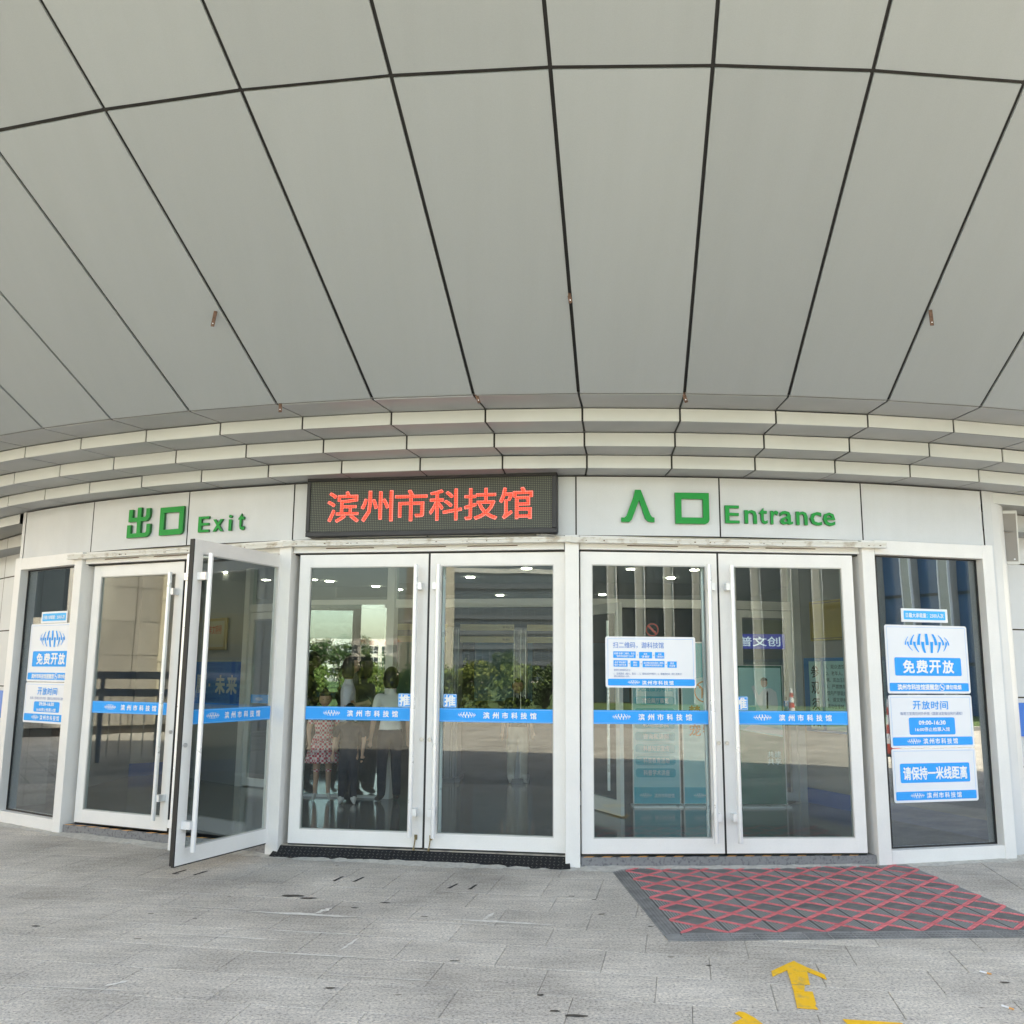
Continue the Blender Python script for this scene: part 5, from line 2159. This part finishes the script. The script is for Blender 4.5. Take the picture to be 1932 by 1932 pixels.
person('girl in a red checked dress with her hair tied up', (-2.22, 11.45, FZ), R(14), 1.27, GING, GING, dict(elr=(-.14, .02, .64), wrr=(-.13, -.03, .50), ell=(.14, .02, .64), wrl=(.12, -.05, .5)), 'bun', SHOEW, sleeve=.4, leg_bare=.9, dress=GING, child=True)
person('man in dark clothes cut off by the left edge of the middle door', (-2.66, 11.45, FZ), R(62), 1.74, CHAR, NAVY, hold, 'cap', SHOED, loose=1.1, phone=2)
person('child in beige trousers standing between the security gates', (.10, 13.35, FZ), R(6), 1.42, CHAR, BEIGE, stand, 'short', SHOEW, loose=1.35, child=True)
person('visitor in a white T-shirt with the back turned, right of the long haired woman', (-1.42, 11.36, FZ), R(205), 1.55, WTEE, NAVY, stand, 'long', SHOED, loose=1.1)

# ------------------------------------------------------------------ surroundings (seen in the glass)
STONE = mat('pale_stone', (.44, .41, .36), .7, var=.18, vscale=1.3, rand=.08, bump=.2, bscale=20)
CREAM = mat('cream_pipe', (.62, .58, .46), .5)
BGLASS = mat('blue_curtain_glass', (.06, .14, .27), .12, metal=.0, spec=.8, var=.2, vscale=.3)
FIN = mat('pale_fin', (.44, .43, .405), .5, var=.08)
DARKW = mat('window_dark', (.03, .04, .05), .15)
RAILB = mat('blue_rail_paint', (.03, .09, .22), .45)
LEAFS = [mat('leaf_mid', (.12, .185, .035), .6, var=.4, vscale=2.0, rand=.2), mat('leaf_dark', (.05, .095, .028), .6, var=.4, vscale=2.0, rand=.2), mat('leaf_lime', (.17, .22, .04), .6, var=.35, vscale=2.0)]
BARK = mat('bark', (.09, .065, .045), .9, var=.4, vscale=9)
GRASS = mat('lawn', (.06, .11, .025), .9, var=.35, vscale=1.5)

# stone clad wing on the left
wing = empty('stone_wing', (-19.0, 4, 0))
tag(wing, 'pale stone clad wing with a cream drainpipe left of the entrance plaza', 'building')
b = MB()
b.box(-6, -.02, -16, 14, 0, 10.5)
b.build('wall', SEALB, wing)
for nm, mm in (('a', STONE), ('b', mat('white_stone', (.68, .68, .70), .5, var=.05))):
    pm = MB()
    pm.box(-.012, .02, -.69, .69, .006, .864)
    if nm == 'a':
        pmesh = pm.mesh('stone_panel', mm)
    else:
        wmesh = pm.mesh('stone_panel', mm)
for i in range(21):
    for j in range(12):
        yy = -14.6 + i * 1.4
        if j in (3, 4) and yy > 5.2:
            continue
        link('stone_panel', pmesh if not (yy > 5.2 and j > 4) else wmesh, wing, (0, yy, .2 + j * .87))
b = MB()
b.box(-.05, -.015, 4.9, 13.9, 2.8, 4.55)
b.build('window_band', DARKW, wing)
b = MB()
for k in range(6):
    b.box(-.014, .01, 5.0 + k * 1.7, 5.1 + k * 1.7, 2.8, 4.55)
b.build('window_bars', FIN, wing)
b = MB()
b.tube((.12, -.6, .3), (.12, -.6, 10.2), .085, 12)
for z in (1.8, 3.4, 5.0, 6.6):
    b.tube((.12, -.6, z), (.12, -.6, z + .12), .105, 12)
b.build('drainpipe', CREAM, wing)
rl = empty('ramp_railing', (-10.2, 5.6, 0), R(128))
tag(rl, 'dark blue ramp railing with thin balusters beside the stone wing', 'railing')
b = MB()
for z in (1.42, 1.12):
    b.box(-4, 4, -.03, .03, z, z + .13)
b.build('rail', RAILB, rl)
for k in range(9):
    b = MB()
    b.box(-4 + k - .03, -4 + k + .03, -.025, .025, 0, 1.42)
    b.build('post', RAILB, rl)
for k in range(40):
    b = MB()
    b.tube((-3.95 + k * .2, 0, .12), (-3.95 + k * .2, 0, 1.12), .01, 6)
    b.build('baluster', STEEL, rl)

# fin-fronted building across the plaza to the right (two wings)


def fin_wing(name, label, x0, y0, x1, y1, hgt, gl, every=1.5, stone_from=None):
    o = empty(name, (x0, y0, 0), atan2(y1 - y0, x1 - x0))
    tag(o, label, 'building')
    L = hypot(x1 - x0, y1 - y0)
    b = MB()
    b.box(0, L, 0, 12, 0, hgt)
    b.build('wall', gl, o)
    n_ = int(L / every)
    for k in range(n_ + 1):
        b = MB()
        x_ = k * every
        b.box(x_ - .22, x_ + .22, -.55, -.002, 0, hgt + .4)
        f_ = b.build('fin', FIN, o)
        b = MB()
        b.box(x_ - .26, x_ - .224, -.6, -.45, 0, hgt + .4)
        b.box(x_ + .224, x_ + .26, -.6, -.45, 0, hgt + .4)
        b.build('edge_trim', PAPER, f_)
    for z in range(2, int(hgt), 3):
        b = MB()
        for k in range(n_):
            b.box(k * every + .262, (k + 1) * every - .262, -.06, -.001, z, z + .12)
        b.build('transom', DARKW, o)
    return o


fin_wing('fin_front_building', 'tall building with pale vertical fins and grey glass across the plaza', 30, -26, 5, -36, 14, mat('grey_curtain_glass', (.13, .145, .155), .15, spec=.8, var=.2, vscale=.3))
fin_wing('fin_side_building', 'glass building with double white fins on the right of the plaza', 31, 12, 33, -24, 11, BGLASS, 1.9)
# white office far left behind the trees
o = empty('white_office', (-95, -191, 0), R(-25))
tag(o, 'white low office building with rows of windows and red roof letters', 'building')
b = MB()
b.box(-26, 26, -10, 0, 0, 9.4)
b.build('wall', mat('white_render', (.72, .70, .66), .7), o)
for j in range(3):
    for k in range(16):
        b = MB()
        x_ = -24 + k * 3.1
        z_ = 6.0 - j * 2.7
        b.box(x_, x_ + 2.2, .0, .06, z_, z_ + 1.7)
        w_ = b.build('window', DARKW, o)
        b = MB()
        b.box(x_ + 1.05, x_ + 1.15, .061, .12, z_, z_ + 1.7)
        b.box(x_, x_ + 2.2, .061, .12, z_ + .5, z_ + .6)
        b.build('frame', PAPER, w_)
b = MB()
for k, c_ in enumerate('市规划展览馆'):
    vs, fs = raw_text(c_)
    n0 = len(b.v)
    b.v += [(12 - k * 4 - v_[0] * 1.9, .15, 8.1 + v_[1] * 1.1) for v_ in vs]
    b.f += [tuple(n0 + i for i in f_) for f_ in fs]
    b.m += [0] * len(fs)
b.build('roof_lettering', mat('red_letters', (.4, .05, .04), .5), o)
# leaning slab tower
o = empty('stone_pylon', (-28.2, -56.2, 0), R(-24))
tag(o, 'tall tapering stone pylon with dark vertical characters', 'monument')
b = MB()
b.prism([(-1.75, 0), (2.6, 0), (2.6, 22), (-.9, 22), (-1.4, 9)], -2, 0, 'y')
b.build('shaft', STONE, o)
b = MB()
for k, c_ in enumerate('体育中心'):
    vs, fs = raw_text(c_)
    n0 = len(b.v)
    b.v += [(.9 - v_[0] * 1.1, .04, 11.6 - k * 1.25 + v_[1] * 1.1) for v_ in vs]
    b.f += [tuple(n0 + i for i in f_) for f_ in fs]
    b.m += [0] * len(fs)
b.build('lettering', DARKW, o)
# glass tower
o = empty('glass_tower', (-50, -168, 0), R(-18))
tag(o, 'broad dark glass office tower beyond the plaza trees', 'building')
b = MB()
b.box(-19, 26, -18, 0, 0, 46)
b.build('wall', mat('tower_glass', (.06, .09, .12), .15, spec=.8, var=.25, vscale=.12), o)
for j in range(14):
    b = MB()
    b.box(-19.1, 26.1, 0.001, .3, 3 + j * 3.1, 3.9 + j * 3.1)
    b.build('spandrel', mat('spandrel', (.09, .11, .13), .4) if j != 6 else mat('pale_spandrel', (.45, .47, .46), .4), o)
for k in range(31):
    b = MB()
    b.box(-19 + k * 1.5, -18.88 + k * 1.5, .001, .22, 3, 46)
    b.build('mullion', mat('mullion', (.16, .18, .2), .4), o)
# lawn and kerb beyond the lit paving
o = MB()
for a0 in range(0, 40):
    p_, q_ = R(-100 + a0 * 5), R(-95 + a0 * 5)
    o.quad(wpol(31, p_, .004), wpol(31, q_, .004), wpol(150, q_, .004), wpol(150, p_, .004))
o = o.build('lawn', GRASS)
o['kind'] = 'structure'
o = MB()
for a0 in range(0, 80):
    p_, q_ = R(-100 + a0 * 2.5), R(-97.5 + a0 * 2.5)
    o.quad(wpol(30.75, p_, 0), wpol(30.75, q_, 0), wpol(30.75, q_, .12), wpol(30.75, p_, .12))
    o.quad(wpol(30.75, p_, .12), wpol(30.75, q_, .12), wpol(31, q_, .12), wpol(31, p_, .12))
o = o.build('kerb', FIN)
o['kind'] = 'structure'


def tree(label, x, y, hgt, rad, mat_i, n_leaf=2600, trunk=.35, seed=1, clumps=16, group=None):
    rr_ = random.Random(seed)
    o = empty('tree', (x, y, 0), rr_.uniform(0, 6))
    tag(o, label, 'tree', group)
    b = MB()
    tb = hgt * trunk
    b.tube((0, 0, 0), (0, 0, tb), .05 * hgt ** .6, 8, r2=.032 * hgt ** .6)
    cl = []
    for k in range(clumps):
        a = rr_.uniform(0, 2 * pi)
        zz_ = tb * .8 + (hgt - tb * .8) * rr_.uniform(.08, .92)
        w_ = rad * (1 - abs((zz_ - tb) / (hgt - tb) - .42) * .95)
        d_ = w_ * rr_.uniform(.2, .85)
        c_ = Vector((cos(a) * d_, sin(a) * d_, zz_))
        cl.append((c_, rad * rr_.uniform(.26, .46)))
        b.tube((0, 0, tb * rr_.uniform(.75, 1)), tuple(c_), .02 * hgt ** .5, 5, r2=.006)
    b.build('trunk', BARK, o)
    b = MB()
    s0 = .05 + .014 * hgt
    for k in range(n_leaf):
        c_, r_ = rr_.choice(cl)
        v_ = Vector((rr_.gauss(0, 1), rr_.gauss(0, 1), rr_.gauss(0, .8)))
        v_ = v_.normalized() * r_ * rr_.random() ** .4 * rr_.uniform(.8, 1.15)
        q_ = c_ + v_
        n_ = Vector((rr_.gauss(0, 1), rr_.gauss(0, 1), rr_.gauss(0, 1))).normalized()
        u_ = n_.orthogonal().normalized() * s0 * rr_.uniform(.6, 1.4)
        w_ = n_.cross(u_) * .55
        b.quad(q_ - u_, q_ + w_, q_ + u_, q_ - w_, mi=0 if rr_.random() < .8 else 1)
    b.build('crown', [LEAFS[mat_i], LEAFS[(mat_i + 2) % 3]], o)
    return o


k = 0
spots = [(-17.4, -19.6), (-16.2, -20.3), (-15.0, -21.0), (-13.6, -21.6), (-12.2, -22.0), (-10.9, -21.9), (-9.5, -22.6), (-8.2, -22.4), (-19.4, -18.4), (-6.6, -23.2), (-21.2, -17.0), (-4.8, -23.0), (-2.6, -24.0), (-.4, -23.6), (2.2, -24.2), (4.6, -23.4)]
for x_, y_ in spots:
    rr_ = random.Random(k)
    hh = 1.72 + rr_.uniform(-.15, .4)
    tree('small round tree in the lawn row reflected in the middle doors', x_, y_, hh, 1.05 + rr_.uniform(-.1, .25), (0, 2, 0, 1)[k % 4], 3000, .07, 100 + k, 18, 'small trees along the lawn')
    k += 1
for k, (x_, y_, hh) in enumerate(((-42.5, -60.5, 5.3), (-40.6, -61.5, 4.4), (-38.9, -62.4, 5.0), (-36.5, -64, 3.4), (-46, -58, 5.6), (-33, -66, 3.2), (-24, -66, 3.4))):
    tree('taller dark tree behind the lawn row, %s' % ('far left', 'second from far left', 'pointed one beside the white office', 'low one before the white office', 'outermost', 'low one left of the pylon', 'low one right of the pylon')[k], x_, y_, hh, 1.9, 1, 2600, .25, 200 + k, 18, 'taller trees behind the lawn')
for k, (x_, y_) in ((1, (12.6, -15.6)), (2, (12.5, 1.2))):
    o = empty('traffic_cone', (x_, y_, 0))
    tag(o, ('traffic cone reflected left of the second entrance leaf', 'far traffic cone reflected in the entrance leaf', 'traffic cone reflected in the right side window')[k], 'traffic cone')
    b = MB()
    b.box(-.2, .2, -.2, .2, 0, .05)
    b.build('base', BLACKP, o)
    b = MB()
    prof_ = [(.05, .14), (.25, .12), (.45, .10), (.62, .085), (.8, .07), (.95, .055), (1.1, .045)]
    for q_, ((za, ra), (zb, rb)) in enumerate(zip(prof_, prof_[1:])):
        b.tube((0, 0, za), (0, 0, zb), ra, 14, mi=q_ % 2, r2=rb, cap=False)
    b.build('body', [mat('cone_red', (.62, .06, .03), .5), PAPER], o, smooth=True)
for k, (x_, y_) in enumerate(((-15.4, -24.5), (-8.6, -27.0))):
    o = empty('lamp_post', (x_, y_, 0))
    tag(o, ('left', 'right')[k] + ' slim grey lamp post behind the lawn trees', 'lamp post')
    b = MB()
    b.tube((0, 0, 0), (0, 0, 3.9), .05, 8, r2=.035)
    b.build('pole', STEEL, o)
    b = MB()
    b.box(-.4, .4, -.06, .06, 3.9, 3.98)
    b.build('lamp_head', PAPER, o)
